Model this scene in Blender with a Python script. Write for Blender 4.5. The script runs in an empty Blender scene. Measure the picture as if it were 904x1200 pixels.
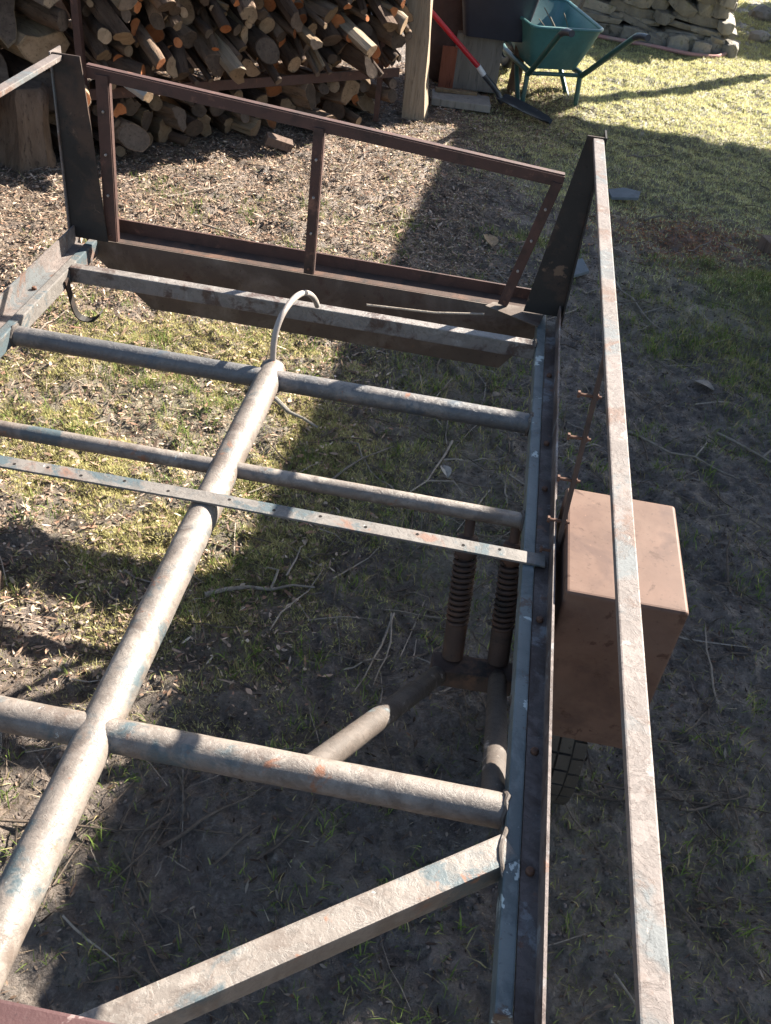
import bpy, bmesh, math, random
import numpy as np
from mathutils import Vector, Matrix
random.seed(7); RNG = np.random.default_rng(11)
scene = bpy.context.scene
COL = scene.collection
PI = math.pi

# ------------------------------------------------------------------ camera
CAM_H = 1.85
cam_d = bpy.data.cameras.new('camera'); cam = bpy.data.objects.new('camera', cam_d); COL.objects.link(cam)
# columns: world axes (X right across the trailer, Y along it, Z up) seen in camera axes (x right, y down, z forward)
R = np.array([[0.98302656, 0.15186997, 0.10292862],
              [0.17555778, -0.61576371, -0.76812402],
              [-0.05327527, 0.77315623, -0.63197404]])
cx, cy, cz = R[0], -R[1], -R[2]
m = Matrix(((cx[0], cy[0], cz[0], 0), (cx[1], cy[1], cz[1], 0), (cx[2], cy[2], cz[2], CAM_H), (0, 0, 0, 1)))
cam.matrix_world = m
cam_d.sensor_fit = 'VERTICAL'; cam_d.sensor_height = 36.0; cam_d.lens = 36.0 * 1120.0 / 1200.0
cam_d.clip_start = 0.02; cam_d.clip_end = 1000
scene.camera = cam

# ------------------------------------------------------------------ light
SUN_AZ = 44.0      # degrees from +Y towards +X
SUN_EL = 32.3
world = bpy.data.worlds.new('World'); scene.world = world; world.use_nodes = True
wn = world.node_tree; wn.nodes.clear()
sky = wn.nodes.new('ShaderNodeTexSky'); sky.sky_type = 'NISHITA'; sky.sun_disc = False
sky.sun_elevation = math.radians(SUN_EL); sky.sun_rotation = math.radians(SUN_AZ)
bg = wn.nodes.new('ShaderNodeBackground'); bg.inputs[1].default_value = 0.05
wo = wn.nodes.new('ShaderNodeOutputWorld')
wn.links.new(sky.outputs[0], bg.inputs[0]); wn.links.new(bg.outputs[0], wo.inputs[0])
sun_d = bpy.data.lights.new('sun', 'SUN'); sun_d.energy = 5.0; sun_d.angle = math.radians(0.53); sun_d.color = (1.0, 0.94, 0.84)
sun = bpy.data.objects.new('sun', sun_d); COL.objects.link(sun)
sa, se = math.radians(SUN_AZ), math.radians(SUN_EL)
SD = Vector((math.sin(sa) * math.cos(se), math.cos(sa) * math.cos(se), math.sin(se)))
sun.rotation_euler = SD.to_track_quat('Z', 'Y').to_euler(); sun.location = SD * 30
scene.view_settings.view_transform = 'Standard'; scene.view_settings.look = 'None'
scene.view_settings.exposure = 2.55; scene.view_settings.gamma = 1.0
scene.view_settings.use_curve_mapping = False

# ------------------------------------------------------------------ materials
def mat_new(name):
    mt = bpy.data.materials.new(name); mt.use_nodes = True
    nt = mt.node_tree; b = nt.nodes['Principled BSDF']
    return mt, nt, b
def N(nt, t, **kw):
    n = nt.nodes.new(t)
    for k, v in kw.items(): setattr(n, k, v)
    return n
def noise(nt, vec, scale, detail=6, rough=0.6, dist=0.0):
    n = N(nt, 'ShaderNodeTexNoise'); n.inputs['Scale'].default_value = scale
    n.inputs['Detail'].default_value = detail; n.inputs['Roughness'].default_value = rough
    n.inputs['Distortion'].default_value = dist
    nt.links.new(vec, n.inputs['Vector']); return n.outputs['Fac']
def ramp(nt, fac, lo, hi, c0=(0, 0, 0, 1), c1=(1, 1, 1, 1)):
    r = N(nt, 'ShaderNodeValToRGB'); r.color_ramp.elements[0].position = lo; r.color_ramp.elements[1].position = hi
    r.color_ramp.elements[0].color = c0; r.color_ramp.elements[1].color = c1
    nt.links.new(fac, r.inputs[0]); return r.outputs[0]
def mix(nt, fac, a, b):
    x = N(nt, 'ShaderNodeMix', data_type='RGBA')
    if isinstance(fac, (int, float)): x.inputs[0].default_value = fac
    else: nt.links.new(fac, x.inputs[0])
    for i, v in ((6, a), (7, b)):
        if isinstance(v, tuple): x.inputs[i].default_value = (*v[:3], 1)
        else: nt.links.new(v, x.inputs[i])
    return x.outputs[2]
def bump(nt, b, h, strength, dist=0.01, prev=None):
    bp = N(nt, 'ShaderNodeBump'); bp.inputs['Strength'].default_value = strength; bp.inputs['Distance'].default_value = dist
    nt.links.new(h, bp.inputs['Height'])
    if prev is not None: nt.links.new(prev, bp.inputs['Normal'])
    nt.links.new(bp.outputs[0], b.inputs['Normal']); return bp.outputs[0]
def coords(nt, kind='Object', scale=None):
    tc = N(nt, 'ShaderNodeTexCoord'); v = tc.outputs[kind]
    if scale:
        mp = N(nt, 'ShaderNodeMapping'); mp.inputs['Scale'].default_value = scale
        nt.links.new(v, mp.inputs[0]); v = mp.outputs[0]
    return v

def worn_metal(name, main, layers, rough=0.48, bump_s=0.5, bump_d=0.003, grain=260, spec=0.6, metallic=0.0, flake=0.0):
    """main colour + list of (colour, noise scale, threshold, softness)"""
    mt, nt, b = mat_new(name); v = coords(nt)
    oi = N(nt, 'ShaderNodeObjectInfo')
    ad = N(nt, 'ShaderNodeVectorMath', operation='ADD'); nt.links.new(v, ad.inputs[0])
    sc = N(nt, 'ShaderNodeVectorMath', operation='SCALE'); sc.inputs[3].default_value = 7.0
    cb = N(nt, 'ShaderNodeCombineXYZ'); nt.links.new(oi.outputs['Random'], cb.inputs[0]); nt.links.new(oi.outputs['Random'], cb.inputs[1])
    nt.links.new(cb.outputs[0], sc.inputs[0]); nt.links.new(sc.outputs[0], ad.inputs[1]); v = ad.outputs[0]
    c = mix(nt, ramp(nt, noise(nt, v, 9, 5), 0.3, 0.7), tuple(x * 0.8 for x in main), tuple(min(1, x * 1.15) for x in main))
    for col, s, th, soft in layers:
        c = mix(nt, ramp(nt, noise(nt, v, s, 7, 0.65, 0.4), th, th + soft), c, col)
    sp = noise(nt, v, grain * 0.45, 5, 0.75)
    c = mix(nt, ramp(nt, sp, 0.60, 0.70), c, tuple(x * 0.45 for x in main))
    c = mix(nt, ramp(nt, noise(nt, v, grain * 0.2, 6, 0.7, 0.6), 0.64, 0.68), c, tuple(x * 0.35 + y * 0.3 for x, y in zip(main, (0.12, 0.06, 0.04))))
    c = mix(nt, ramp(nt, noise(nt, v, grain * 0.3, 6, 0.7, 0.3), 0.66, 0.70), c, tuple(min(0.6, x * 1.5) for x in main))
    fl = None
    if flake:
        fl = ramp(nt, noise(nt, v, 34, 9, 0.72, 1.2), 0.50, 0.535)
        fl2 = ramp(nt, noise(nt, v, 75, 8, 0.7, 0.8), 0.60, 0.63)
        c = mix(nt, fl, c, mix(nt, flake, c, tuple(x * 0.55 for x in main))); c = mix(nt, fl2, c, mix(nt, flake, c, (0.07, 0.045, 0.033)))
    nt.links.new(c, b.inputs['Base Color'])
    b.inputs['Roughness'].default_value = rough; b.inputs['Specular IOR Level'].default_value = spec; b.inputs['Metallic'].default_value = metallic
    n1 = bump(nt, b, noise(nt, v, grain, 6, 0.7), bump_s * 0.28, bump_d)
    bump(nt, b, noise(nt, v, 30, 4, 0.6), bump_s * 0.24, bump_d * 3, n1)
    if fl is not None:
        pv = b.inputs['Normal'].links[0].from_socket; iv = N(nt, 'ShaderNodeInvert'); nt.links.new(fl, iv.inputs[1]); bump(nt, b, iv.outputs[0], 0.35, 0.0016, pv)
    return mt
DUST = (0.145, 0.12, 0.10); TEAL = (0.085, 0.11, 0.118); RUST = (0.17, 0.075, 0.04); DKRUST = (0.055, 0.03, 0.022); PALE = (0.50, 0.55, 0.53)
M = {}
M['tube'] = worn_metal('dusty_painted_tube', DUST, [((0.095, 0.072, 0.057), 14, 0.5, 0.1), ((0.05, 0.066, 0.07), 4.5, 0.54, 0.05), ((0.20, 0.17, 0.142), 7, 0.55, 0.08), (RUST, 15, 0.62, 0.04), ((0.30, 0.31, 0.29), 26, 0.68, 0.02)], bump_s=0.8, rough=0.52, spec=0.5, flake=0.4)
M['arm'] = worn_metal('dusty_swing_arm', (0.075, 0.060, 0.050), [((0.045, 0.034, 0.027), 9, 0.5, 0.12), (TEAL, 12, 0.62, 0.05), ((0.27, 0.235, 0.205), 18, 0.6, 0.06)], bump_s=0.9, rough=0.65, spec=0.3, flake=0.4)
M['tube_blue'] = worn_metal('blue_grey_tube', (0.085, 0.08, 0.077), [((0.16, 0.135, 0.115), 5, 0.50, 0.10), ((0.05, 0.06, 0.07), 9, 0.55, 0.05), (RUST, 14, 0.66, 0.03)], bump_s=1.0, flake=0.4)
M['beam'] = worn_metal('front_beam_steel', (0.15, 0.13, 0.115), [(DKRUST, 11, 0.54, 0.06), ((0.22, 0.20, 0.18), 16, 0.58, 0.08), (RUST, 20, 0.66, 0.05)], bump_s=0.9, flake=0.4)
M['bar'] = worn_metal('flat_bar_paint', (0.13, 0.115, 0.102), [((0.055, 0.072, 0.078), 6, 0.52, 0.04), ((0.14, 0.08, 0.058), 7, 0.55, 0.06), (PALE, 30, 0.7, 0.03)], bump_s=0.6, rough=0.6, spec=0.3, flake=0.4)
M['sill_blue'] = worn_metal('sill_blue_paint', (0.088, 0.105, 0.108), [((0.055, 0.07, 0.074), 11, 0.5, 0.08), ((0.30, 0.34, 0.33), 13, 0.615, 0.01), ((0.06, 0.042, 0.035), 17, 0.58, 0.04)], bump_s=0.6, rough=0.55, spec=0.35)
M['sill_dark'] = worn_metal('sill_dark_steel', (0.115, 0.088, 0.078), [((0.05, 0.032, 0.026), 9, 0.48, 0.08), ((0.16, 0.155, 0.155), 14, 0.57, 0.06), ((0.13, 0.065, 0.042), 20, 0.60, 0.04)], bump_s=0.7, rough=0.6, spec=0.35, flake=0.5)
M['rail'] = worn_metal('rail_paint', (0.135, 0.11, 0.098), [((0.092, 0.096, 0.096), 7, 0.5, 0.06), ((0.105, 0.066, 0.05), 12, 0.56, 0.06), ((0.22, 0.195, 0.175), 30, 0.62, 0.03), ((0.13, 0.07, 0.05), 24, 0.68, 0.03)], bump_s=0.7, rough=0.62, spec=0.25, flake=0.4)
M['rust'] = worn_metal('brown_rust', (0.058, 0.028, 0.022), [((0.028, 0.016, 0.013), 9, 0.5, 0.15), ((0.13, 0.062, 0.043), 16, 0.6, 0.1)], bump_s=0.7, rough=0.65, spec=0.3)
M['rust_dark'] = worn_metal('dark_rust', (0.06, 0.04, 0.032), [((0.11, 0.06, 0.04), 7, 0.5, 0.15), ((0.03, 0.025, 0.022), 12, 0.55, 0.1)], bump_s=0.7, rough=0.75, spec=0.15)
M['black'] = worn_metal('black_paint', (0.024, 0.021, 0.019), [((0.055, 0.035, 0.026), 7, 0.50, 0.15), ((0.10, 0.065, 0.045), 15, 0.62, 0.05), ((0.16, 0.14, 0.09), 30, 0.70, 0.03)], bump_s=0.5, rough=0.65, spec=0.15)
M['panel'] = worn_metal('front_panel_steel', (0.075, 0.055, 0.043), [((0.14, 0.115, 0.095), 5, 0.5, 0.2), (DKRUST, 9, 0.58, 0.1), ((0.17, 0.08, 0.045), 6, 0.64, 0.08)], bump_s=0.6, rough=0.7, spec=0.2)
M['fender'] = worn_metal('fender_brown_primer', (0.098, 0.056, 0.040), [((0.120, 0.074, 0.054), 5, 0.48, 0.2), ((0.072, 0.041, 0.031), 8, 0.52, 0.12), ((0.06, 0.034, 0.025), 4, 0.58, 0.12), ((0.06, 0.032, 0.022), 26, 0.60, 0.05)], bump_s=0.2, bump_d=0.0015, rough=0.6, spec=0.15)
M['red_bar'] = worn_metal('red_rear_bar', (0.055, 0.023, 0.02), [((0.03, 0.018, 0.015), 18, 0.52, 0.08), ((0.15, 0.10, 0.09), 40, 0.60, 0.03)], bump_s=0.6)
M['bolt'] = worn_metal('rusty_bolt', (0.10, 0.05, 0.032), [(DKRUST, 60, 0.55, 0.1)], bump_s=0.5, rough=0.7, spec=0.2)
M['hose'] = worn_metal('grey_conduit', (0.24, 0.20, 0.175), [((0.15, 0.12, 0.10), 20, 0.55, 0.1)], bump_s=0.5)
M['hole'] = worn_metal('hole_shade_dark', (0.015, 0.013, 0.012), [], bump_s=0.1, rough=0.85, spec=0.1)
M['rubber'] = worn_metal('muddy_rubber', (0.052, 0.043, 0.035), [((0.07, 0.058, 0.046), 9, 0.5, 0.15), ((0.03, 0.03, 0.03), 20, 0.6, 0.1)], bump_s=0.6, rough=0.95, spec=0.05)
M['rubber_dark'] = worn_metal('groove_dark_rubber', (0.025, 0.022, 0.019), [], rough=0.9, bump_s=0.2, spec=0.1)  # carcass rubber darker than the tread: groove shade put into the colour
M['teal'] = worn_metal('barrow_teal', (0.035, 0.115, 0.115), [((0.055, 0.145, 0.14), 4, 0.5, 0.2), ((0.16, 0.17, 0.14), 12, 0.66, 0.08)], rough=0.45, bump_s=0.15, spec=0.5)
M['barrow_tube'] = worn_metal('barrow_green_tube', (0.022, 0.07, 0.062), [((0.07, 0.06, 0.05), 12, 0.64, 0.08)], rough=0.45, bump_s=0.2, spec=0.5)
M['black_plastic'] = worn_metal('black_plastic', (0.020, 0.022, 0.032), [((0.05, 0.048, 0.045), 6, 0.56, 0.2)], rough=0.5, bump_s=0.15, spec=0.4)
M['brown_plastic'] = worn_metal('brown_barrel', (0.075, 0.05, 0.045), [((0.05, 0.035, 0.03), 5, 0.5, 0.2)], bump_s=0.2, rough=0.85, spec=0.1)
M['red_paint'] = worn_metal('spade_red', (0.36, 0.012, 0.02), [((0.27, 0.012, 0.018), 20, 0.55, 0.2)], rough=0.35, bump_s=0.1, spec=0.5)
M['spade_metal'] = worn_metal('spade_black', (0.03, 0.03, 0.034), [((0.12, 0.11, 0.10), 25, 0.6, 0.1)], rough=0.4, bump_s=0.3, spec=0.6)
M['spade_grey'] = worn_metal('spade_socket', (0.45, 0.45, 0.46), [], rough=0.4, bump_s=0.2, spec=0.6)
M['pink_hose'] = worn_metal('garden_hose', (0.36, 0.2, 0.18), [((0.3, 0.24, 0.2), 8, 0.5, 0.2)], bump_s=0.2, rough=0.85, spec=0.1)
M['tile'] = worn_metal('grey_tile', (0.13, 0.14, 0.145), [((0.1, 0.1, 0.095), 10, 0.5, 0.2)], bump_s=0.4, rough=0.85, spec=0.1)
M['brick'] = worn_metal('red_brick', (0.26, 0.085, 0.045), [((0.16, 0.07, 0.05), 20, 0.5, 0.2)], bump_s=0.8, rough=0.85, spec=0.1)

def wood(name, a, b_, stretch=(4, 4, 40), dark=0.4, rough=0.85, axis_scale=14, bs=0.7):
    mt, nt, b = mat_new(name); v = coords(nt, 'Object', stretch)
    oi = N(nt, 'ShaderNodeObjectInfo')
    n1 = noise(nt, v, axis_scale / 10, 6, 0.65, 0.5)
    c = mix(nt, ramp(nt, n1, 0.3, 0.7), a, b_)
    c = mix(nt, ramp(nt, noise(nt, v, axis_scale / 3, 5, 0.7), 0.55, 0.7), c, tuple(x * dark for x in a))
    hs = N(nt, 'ShaderNodeHueSaturation'); nt.links.new(c, hs.inputs['Color'])
    mr = N(nt, 'ShaderNodeMapRange'); mr.inputs[3].default_value = 0.6; mr.inputs[4].default_value = 1.35
    nt.links.new(oi.outputs['Random'], mr.inputs[0]); nt.links.new(mr.outputs[0], hs.inputs['Value'])
    nt.links.new(hs.outputs[0], b.inputs['Base Color']); b.inputs['Roughness'].default_value = rough; b.inputs['Specular IOR Level'].default_value = 0.15
    bump(nt, b, noise(nt, v, axis_scale / 3, 6, 0.7), bs, 0.01)
    return mt
M['bark'] = wood('log_bark', (0.085, 0.053, 0.035), (0.18, 0.122, 0.083), (14, 14, 3), bs=1.0)
M['bark_dark'] = wood('dark_bark', (0.042, 0.026, 0.018), (0.09, 0.058, 0.040), (14, 14, 3), bs=1.0)
M['split'] = wood('split_wood', (0.15, 0.10, 0.058), (0.26, 0.185, 0.115), (22, 22, 2), bs=0.7)
M['end_orange'] = wood('cut_end_orange', (0.22, 0.072, 0.026), (0.32, 0.125, 0.05), (14, 14, 14), dark=0.7, bs=0.3)
M['end_pale'] = wood('cut_end_pale', (0.15, 0.098, 0.057), (0.25, 0.172, 0.107), (14, 14, 14), dark=0.5, bs=0.3)
M['end_grey'] = wood('cut_end_grey', (0.058, 0.041, 0.030), (0.11, 0.08, 0.06), (14, 14, 14), dark=0.6, bs=0.4)
M['post'] = wood('weathered_post', (0.19, 0.14, 0.095), (0.29, 0.225, 0.16), (18, 18, 1.6), dark=0.6, bs=0.8)
M['board'] = wood('grey_board', (0.19, 0.17, 0.145), (0.28, 0.25, 0.215), (12, 12, 1.2), dark=0.6, bs=0.5)
M['board_dark'] = wood('dark_board', (0.08, 0.055, 0.042), (0.13, 0.09, 0.07), (10, 10, 1.5), bs=0.6)
M['red_board'] = wood('red_brown_board', (0.17, 0.06, 0.035), (0.24, 0.09, 0.055), (10, 10, 1.5), bs=0.4)
M['twig'] = wood('twig_grey', (0.14, 0.112, 0.088), (0.24, 0.20, 0.16), (20, 20, 20), bs=0.4)
M['twig_dark'] = wood('twig_dark', (0.05, 0.036, 0.027), (0.10, 0.076, 0.058), (20, 20, 20), bs=0.4)

def stone_mat():
    mt, nt, b = mat_new('wall_stone'); v = coords(nt); oi = N(nt, 'ShaderNodeObjectInfo')
    c = mix(nt, ramp(nt, noise(nt, v, 7, 6), 0.3, 0.7), (0.15, 0.132, 0.108), (0.28, 0.25, 0.205))
    c = mix(nt, ramp(nt, noise(nt, v, 16, 6), 0.58, 0.68), c, (0.06, 0.055, 0.04))
    c = mix(nt, ramp(nt, noise(nt, v, 5, 6), 0.62, 0.7), c, (0.12, 0.115, 0.05))
    hs = N(nt, 'ShaderNodeHueSaturation'); nt.links.new(c, hs.inputs['Color'])
    mr = N(nt, 'ShaderNodeMapRange'); mr.inputs[3].default_value = 0.7; mr.inputs[4].default_value = 1.25
    nt.links.new(oi.outputs['Random'], mr.inputs[0]); nt.links.new(mr.outputs[0], hs.inputs['Value'])
    nt.links.new(hs.outputs[0], b.inputs['Base Color']); b.inputs['Roughness'].default_value = 0.9
    bump(nt, b, noise(nt, v, 26, 7, 0.7), 0.9, 0.02); return mt
M['stone'] = stone_mat()

def vcol_mat(name, rough=0.9, transl=0.0, spec=0.1):
    mt, nt, b = mat_new(name); a = N(nt, 'ShaderNodeAttribute', attribute_name='tint')
    nt.links.new(a.outputs['Color'], b.inputs['Base Color']); b.inputs['Roughness'].default_value = rough; b.inputs['Specular IOR Level'].default_value = spec
    if transl:
        t = N(nt, 'ShaderNodeBsdfTranslucent'); nt.links.new(a.outputs['Color'], t.inputs[0])
        ms = N(nt, 'ShaderNodeMixShader'); ms.inputs[0].default_value = transl
        nt.links.new(b.outputs[0], ms.inputs[1]); nt.links.new(t.outputs[0], ms.inputs[2])
        nt.links.new(ms.outputs[0], nt.nodes['Material Output'].inputs['Surface'])
    return mt
M['grass'] = vcol_mat('grass_blades', 0.75, 0.4)
M['litter'] = vcol_mat('leaf_litter', 0.85, 0.12)
M['clod'] = vcol_mat('soil_clod', 0.95)

# ------------------------------------------------------------------ helpers
def tag(o, label=None, cat=None, group=None, kind=None):
    if label: o['label'] = label
    if cat: o['category'] = cat
    if group: o['group'] = group
    if kind: o['kind'] = kind
    return o
def thing(name, label, cat, loc=(0, 0, 0), rz=0.0, group=None):
    o = bpy.data.objects.new(name, None); COL.objects.link(o); o.location = loc; o.rotation_euler = (0, 0, rz)
    o.empty_display_size = 0.1
    return tag(o, label, cat, group)
def root_loc(p):
    v = Vector((0, 0, 0))
    while p is not None: v += Vector(p.location); p = p.parent
    return v
class MB:
    def __init__(s): s.v = []; s.f = []; s.mi = []
    def add(s, vs, fs, mi=0):
        o = len(s.v); s.v += [tuple(p) for p in vs]; s.f += [tuple(i + o for i in f) for f in fs]; s.mi += [mi] * len(fs); return s
    def box(s, a, b, mi=0):
        (x0, y0, z0), (x1, y1, z1) = a, b
        return s.add([(x0, y0, z0), (x1, y0, z0), (x1, y1, z0), (x0, y1, z0), (x0, y0, z1), (x1, y0, z1), (x1, y1, z1), (x0, y1, z1)],
                     [(0, 3, 2, 1), (4, 5, 6, 7), (0, 1, 5, 4), (1, 2, 6, 5), (2, 3, 7, 6), (3, 0, 4, 7)], mi)
    def bar(s, p0, p1, w, h, up=(0, 0, 1), mi=0):
        p0, p1, up = Vector(p0), Vector(p1), Vector(up); d = (p1 - p0).normalized(); side = d.cross(up).normalized(); u = side.cross(d)
        a, b = side * w / 2, u * h / 2
        vs = [p0 - a - b, p0 + a - b, p0 + a + b, p0 - a + b, p1 - a - b, p1 + a - b, p1 + a + b, p1 - a + b]
        return s.add(vs, [(0, 1, 2, 3), (7, 6, 5, 4), (0, 4, 5, 1), (1, 5, 6, 2), (2, 6, 7, 3), (3, 7, 4, 0)], mi)
    def ribbon(s, pts, w, h, side=(0, 1, 0), mi=0):
        """strip of flat bar following pts; side = width direction"""
        pts = [Vector(p) for p in pts]; sd = Vector(side).normalized(); rings = []
        for i, p in enumerate(pts):
            d = (pts[min(i + 1, len(pts) - 1)] - pts[max(i - 1, 0)]).normalized(); u = sd.cross(d).normalized()
            rings.append([p - sd * w / 2 - u * h / 2, p + sd * w / 2 - u * h / 2, p + sd * w / 2 + u * h / 2, p - sd * w / 2 + u * h / 2])
        return s.loft(rings, mi)
    def loft(s, rings, mi=0, cap=True):
        n = len(rings[0]); vs = [p for r in rings for p in r]; fs = []
        for i in range(len(rings) - 1):
            for j in range(n):
                k = (j + 1) % n; fs.append((i * n + j, i * n + k, (i + 1) * n + k, (i + 1) * n + j))
        if cap: fs.append(tuple(range(n))[::-1]); fs.append(tuple((len(rings) - 1) * n + j for j in range(n)))
        return s.add(vs, fs, mi)
    def tube(s, pts, r, n=16, mi=0, cap=True):
        pts = [Vector(p) for p in pts]; rs = r if isinstance(r, (list, tuple)) else [r] * len(pts)
        d = (pts[1] - pts[0]).normalized(); ref = Vector((0, 0, 1)) if abs(d.z) < 0.9 else Vector((1, 0, 0))
        a = d.cross(ref).normalized(); rings = []
        for i, p in enumerate(pts):
            d = (pts[min(i + 1, len(pts) - 1)] - pts[max(i - 1, 0)]).normalized()
            a = (a - d * a.dot(d)).normalized(); b = d.cross(a)
            rings.append([p + (a * math.cos(2 * PI * j / n) + b * math.sin(2 * PI * j / n)) * rs[i] for j in range(n)])
        return s.loft(rings, mi, cap)
    def prism(s, poly, d, mi=0):
        """poly: list of 3d points, d: extrusion vector"""
        d = Vector(d); a = [Vector(p) for p in poly]
        return s.loft([a, [p + d for p in a]], mi)
    def build(s, name, mats, parent=None, smooth=False, bevel=0, local=False, angle=40):
        off = Vector((0, 0, 0)) if (local or parent is None) else root_loc(parent)
        me = bpy.data.meshes.new(name); me.from_pydata([tuple(Vector(p) - off) for p in s.v], [], s.f)
        mats = mats if isinstance(mats, (list, tuple)) else [mats]
        for mm in mats: me.materials.append(mm)
        if len(mats) > 1: me.polygons.foreach_set('material_index', s.mi)
        bm = bmesh.new(); bm.from_mesh(me); bmesh.ops.recalc_face_normals(bm, faces=bm.faces)
        if bevel: bmesh.ops.bevel(bm, geom=[e for e in bm.edges if e.calc_face_angle(0) > 0.5], offset=bevel, segments=2, affect='EDGES', profile=0.6)
        if smooth:
            for fc in bm.faces: fc.smooth = True
            for e in bm.edges:
                if e.calc_face_angle(0) > math.radians(angle): e.smooth = False
        bm.to_mesh(me); bm.free()
        o = bpy.data.objects.new(name, me); COL.objects.link(o); o.parent = parent
        return o
def along(p0, p1, n): return [Vector(p0).lerp(Vector(p1), i / (n - 1)) for i in range(n)]
def vnoise(x, y, s, seed=0):
    x = np.asarray(x) * s + seed * 17.31; y = np.asarray(y) * s + seed * 9.77
    xi = np.floor(x); yi = np.floor(y); fx = x - xi; fy = y - yi; fx = fx * fx * (3 - 2 * fx); fy = fy * fy * (3 - 2 * fy)
    def h(a, b):
        t = np.sin(a * 127.1 + b * 311.7 + seed * 74.7) * 43758.5453; return t - np.floor(t)
    return (h(xi, yi) * (1 - fx) + h(xi + 1, yi) * fx) * (1 - fy) + (h(xi, yi + 1) * (1 - fx) + h(xi + 1, yi + 1) * fx) * fy
def fbm(x, y, s, seed=0, o=4):
    r = 0; a = 0.5; t = 0
    for i in range(o): r = r + a * vnoise(x, y, s * 2 ** i, seed + i); t += a; a *= 0.55
    return r / t
def sst(a, b, x): t = np.clip((x - a) / (b - a), 0, 1); return t * t * (3 - 2 * t)

# ------------------------------------------------------------------ ground
def gz(x, y):
    x = np.asarray(x, float); y = np.asarray(y, float)
    near = 1 - sst(12, 30, np.hypot(x, y))
    z = (fbm(x, y, 1.3, 3) - 0.5) * 0.05 + (fbm(x, y, 7, 5, 3) - 0.5) * 0.055 + (fbm(x, y, 26, 8, 2) - 0.5) * 0.027 + (fbm(x, y, 62, 9, 2) - 0.5) * 0.011
    z = z + 0.07 * np.exp(-((x - 0.30) ** 2 + (y - 7.02) ** 2) / 0.05)       # small heap of soil under the barrow
    return z * near - 0.005
def grass_mask(x, y):
    n = fbm(x, y, 2.2, 21); n2 = fbm(x, y, 6, 25, 3)
    lawn = sst(-0.2, 0.5, (y - 4.3) * 0.55 + (x - 0.55) * 0.9 + (n - 0.5) * 1.2) * sst(-0.35, 0.1, x + (n - 0.5) * 0.5 - (y > 7) * -0.2)
    lawn = np.maximum(lawn, sst(7.3, 7.8, y) * sst(-0.2, 0.2, x))
    moss = np.exp(-(((x + 0.98) / 0.52) ** 2 + ((y - 2.6) / 0.62) ** 2) * 0.9) * 0.9
    moss2 = np.exp(-(((x + 0.6) / 0.30) ** 2 + ((y - 2.2) / 0.75) ** 2)) * 0.9
    mid = 0.55 * sst(-0.6, 0.0, x) * sst(1.4, 2.2, y) * (1 - sst(0.1, 0.55, x)) * (1 - sst(3.2, 4.6, y))
    rgt = 0.45 * sst(0.4, 0.8, x) * sst(3.1, 3.8, y)
    rear = 0.22 * (1 - sst(1.2, 2.0, y)) * sst(0.1, 0.4, x) + 0.10
    g = np.maximum.reduce([moss, moss2, mid, rgt, rear]) * sst(0.28, 0.62, 0.55 * n + 0.45 * n2 + 0.05)
    g = np.maximum(g, lawn * sst(0.15, 0.4, n * 0.6 + n2 * 0.4 + 0.12))
    g = g * (1 - 0.85 * np.exp(-(((x - 1.02) / 0.45) ** 2 + ((y - 4.85) / 0.35) ** 2)))    # reddish sawdust patch
    return np.clip(g, 0, 1)
def litter_mask(x, y):
    n = fbm(x, y, 2.5, 41)
    a = (1 - sst(-0.25, 0.35, x + (n - 0.5) * 0.8)) * sst(3.3, 4.3, y - 0.75 * x + (n - 0.5) * 1.0)
    a = np.maximum(a, 0.7 * (1 - sst(-1.55, -1.1, x + (n - 0.5))) * sst(1.3, 2.0, y)) * (1 - 0.6 * np.clip(grass_mask(x, y), 0, 1))
    a = np.maximum(a, 0.62 * (1 - sst(-0.5, -0.1, x)) * sst(1.2, 1.8, y)); a = np.maximum(a, 0.55 * (1 - sst(-0.75, -0.5, x + (n - .5) * .4)) * (1 - sst(2.0, 2.4, y)))
    b = sst(5.6, 6.2, y) * (1 - sst(7.2, 7.7, y)) * (1 - sst(0.2, 0.55, x))
    return np.clip(np.maximum(a, b), 0, 1)
def axis(fine, grow):
    a = list(fine); st = fine[-1] - fine[-2]
    while a[-1] < grow[1]: st *= 1.16; a.append(a[-1] + st)
    st = fine[1] - fine[0]; b = []; p = fine[0]
    while p > grow[0]: st *= 1.16; p -= st; b.append(p)
    return np.array(b[::-1] + a)
xs = axis(np.concatenate([np.arange(-2.9, -1.5, 0.02), np.arange(-1.5, 1.5, 0.0105), np.arange(1.5, 2.6, 0.02)]), (-260, 260))
ys = axis(np.concatenate([np.arange(0.3, 3.6, 0.0105), np.arange(3.6, 9, 0.03)]), (-260, 320))
GX, GY = np.meshgrid(xs, ys); GZ = gz(GX, GY)
nx, ny = len(xs), len(ys)
me = bpy.data.meshes.new('ground')
V = np.stack([GX.ravel(), GY.ravel(), GZ.ravel()], 1).astype(np.float32)
idx = np.arange(nx * ny).reshape(ny, nx); Q = np.stack([idx[:-1, :-1], idx[:-1, 1:], idx[1:, 1:], idx[1:, :-1]], -1).reshape(-1, 4)
def fast_mesh(me, V, F):
    k = F.shape[1]
    me.vertices.add(len(V)); me.vertices.foreach_set('co', np.ascontiguousarray(V, np.float32).ravel())
    me.loops.add(F.size); me.loops.foreach_set('vertex_index', np.ascontiguousarray(F, np.int32).ravel())
    me.polygons.add(len(F)); me.polygons.foreach_set('loop_start', np.arange(0, F.size, k, dtype=np.int32))
    me.polygons.foreach_set('loop_total', np.full(len(F), k, np.int32))
    me.update(calc_edges=True)
fast_mesh(me, V, Q); me.polygons.foreach_set('use_smooth', np.ones(len(Q), bool))
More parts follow.
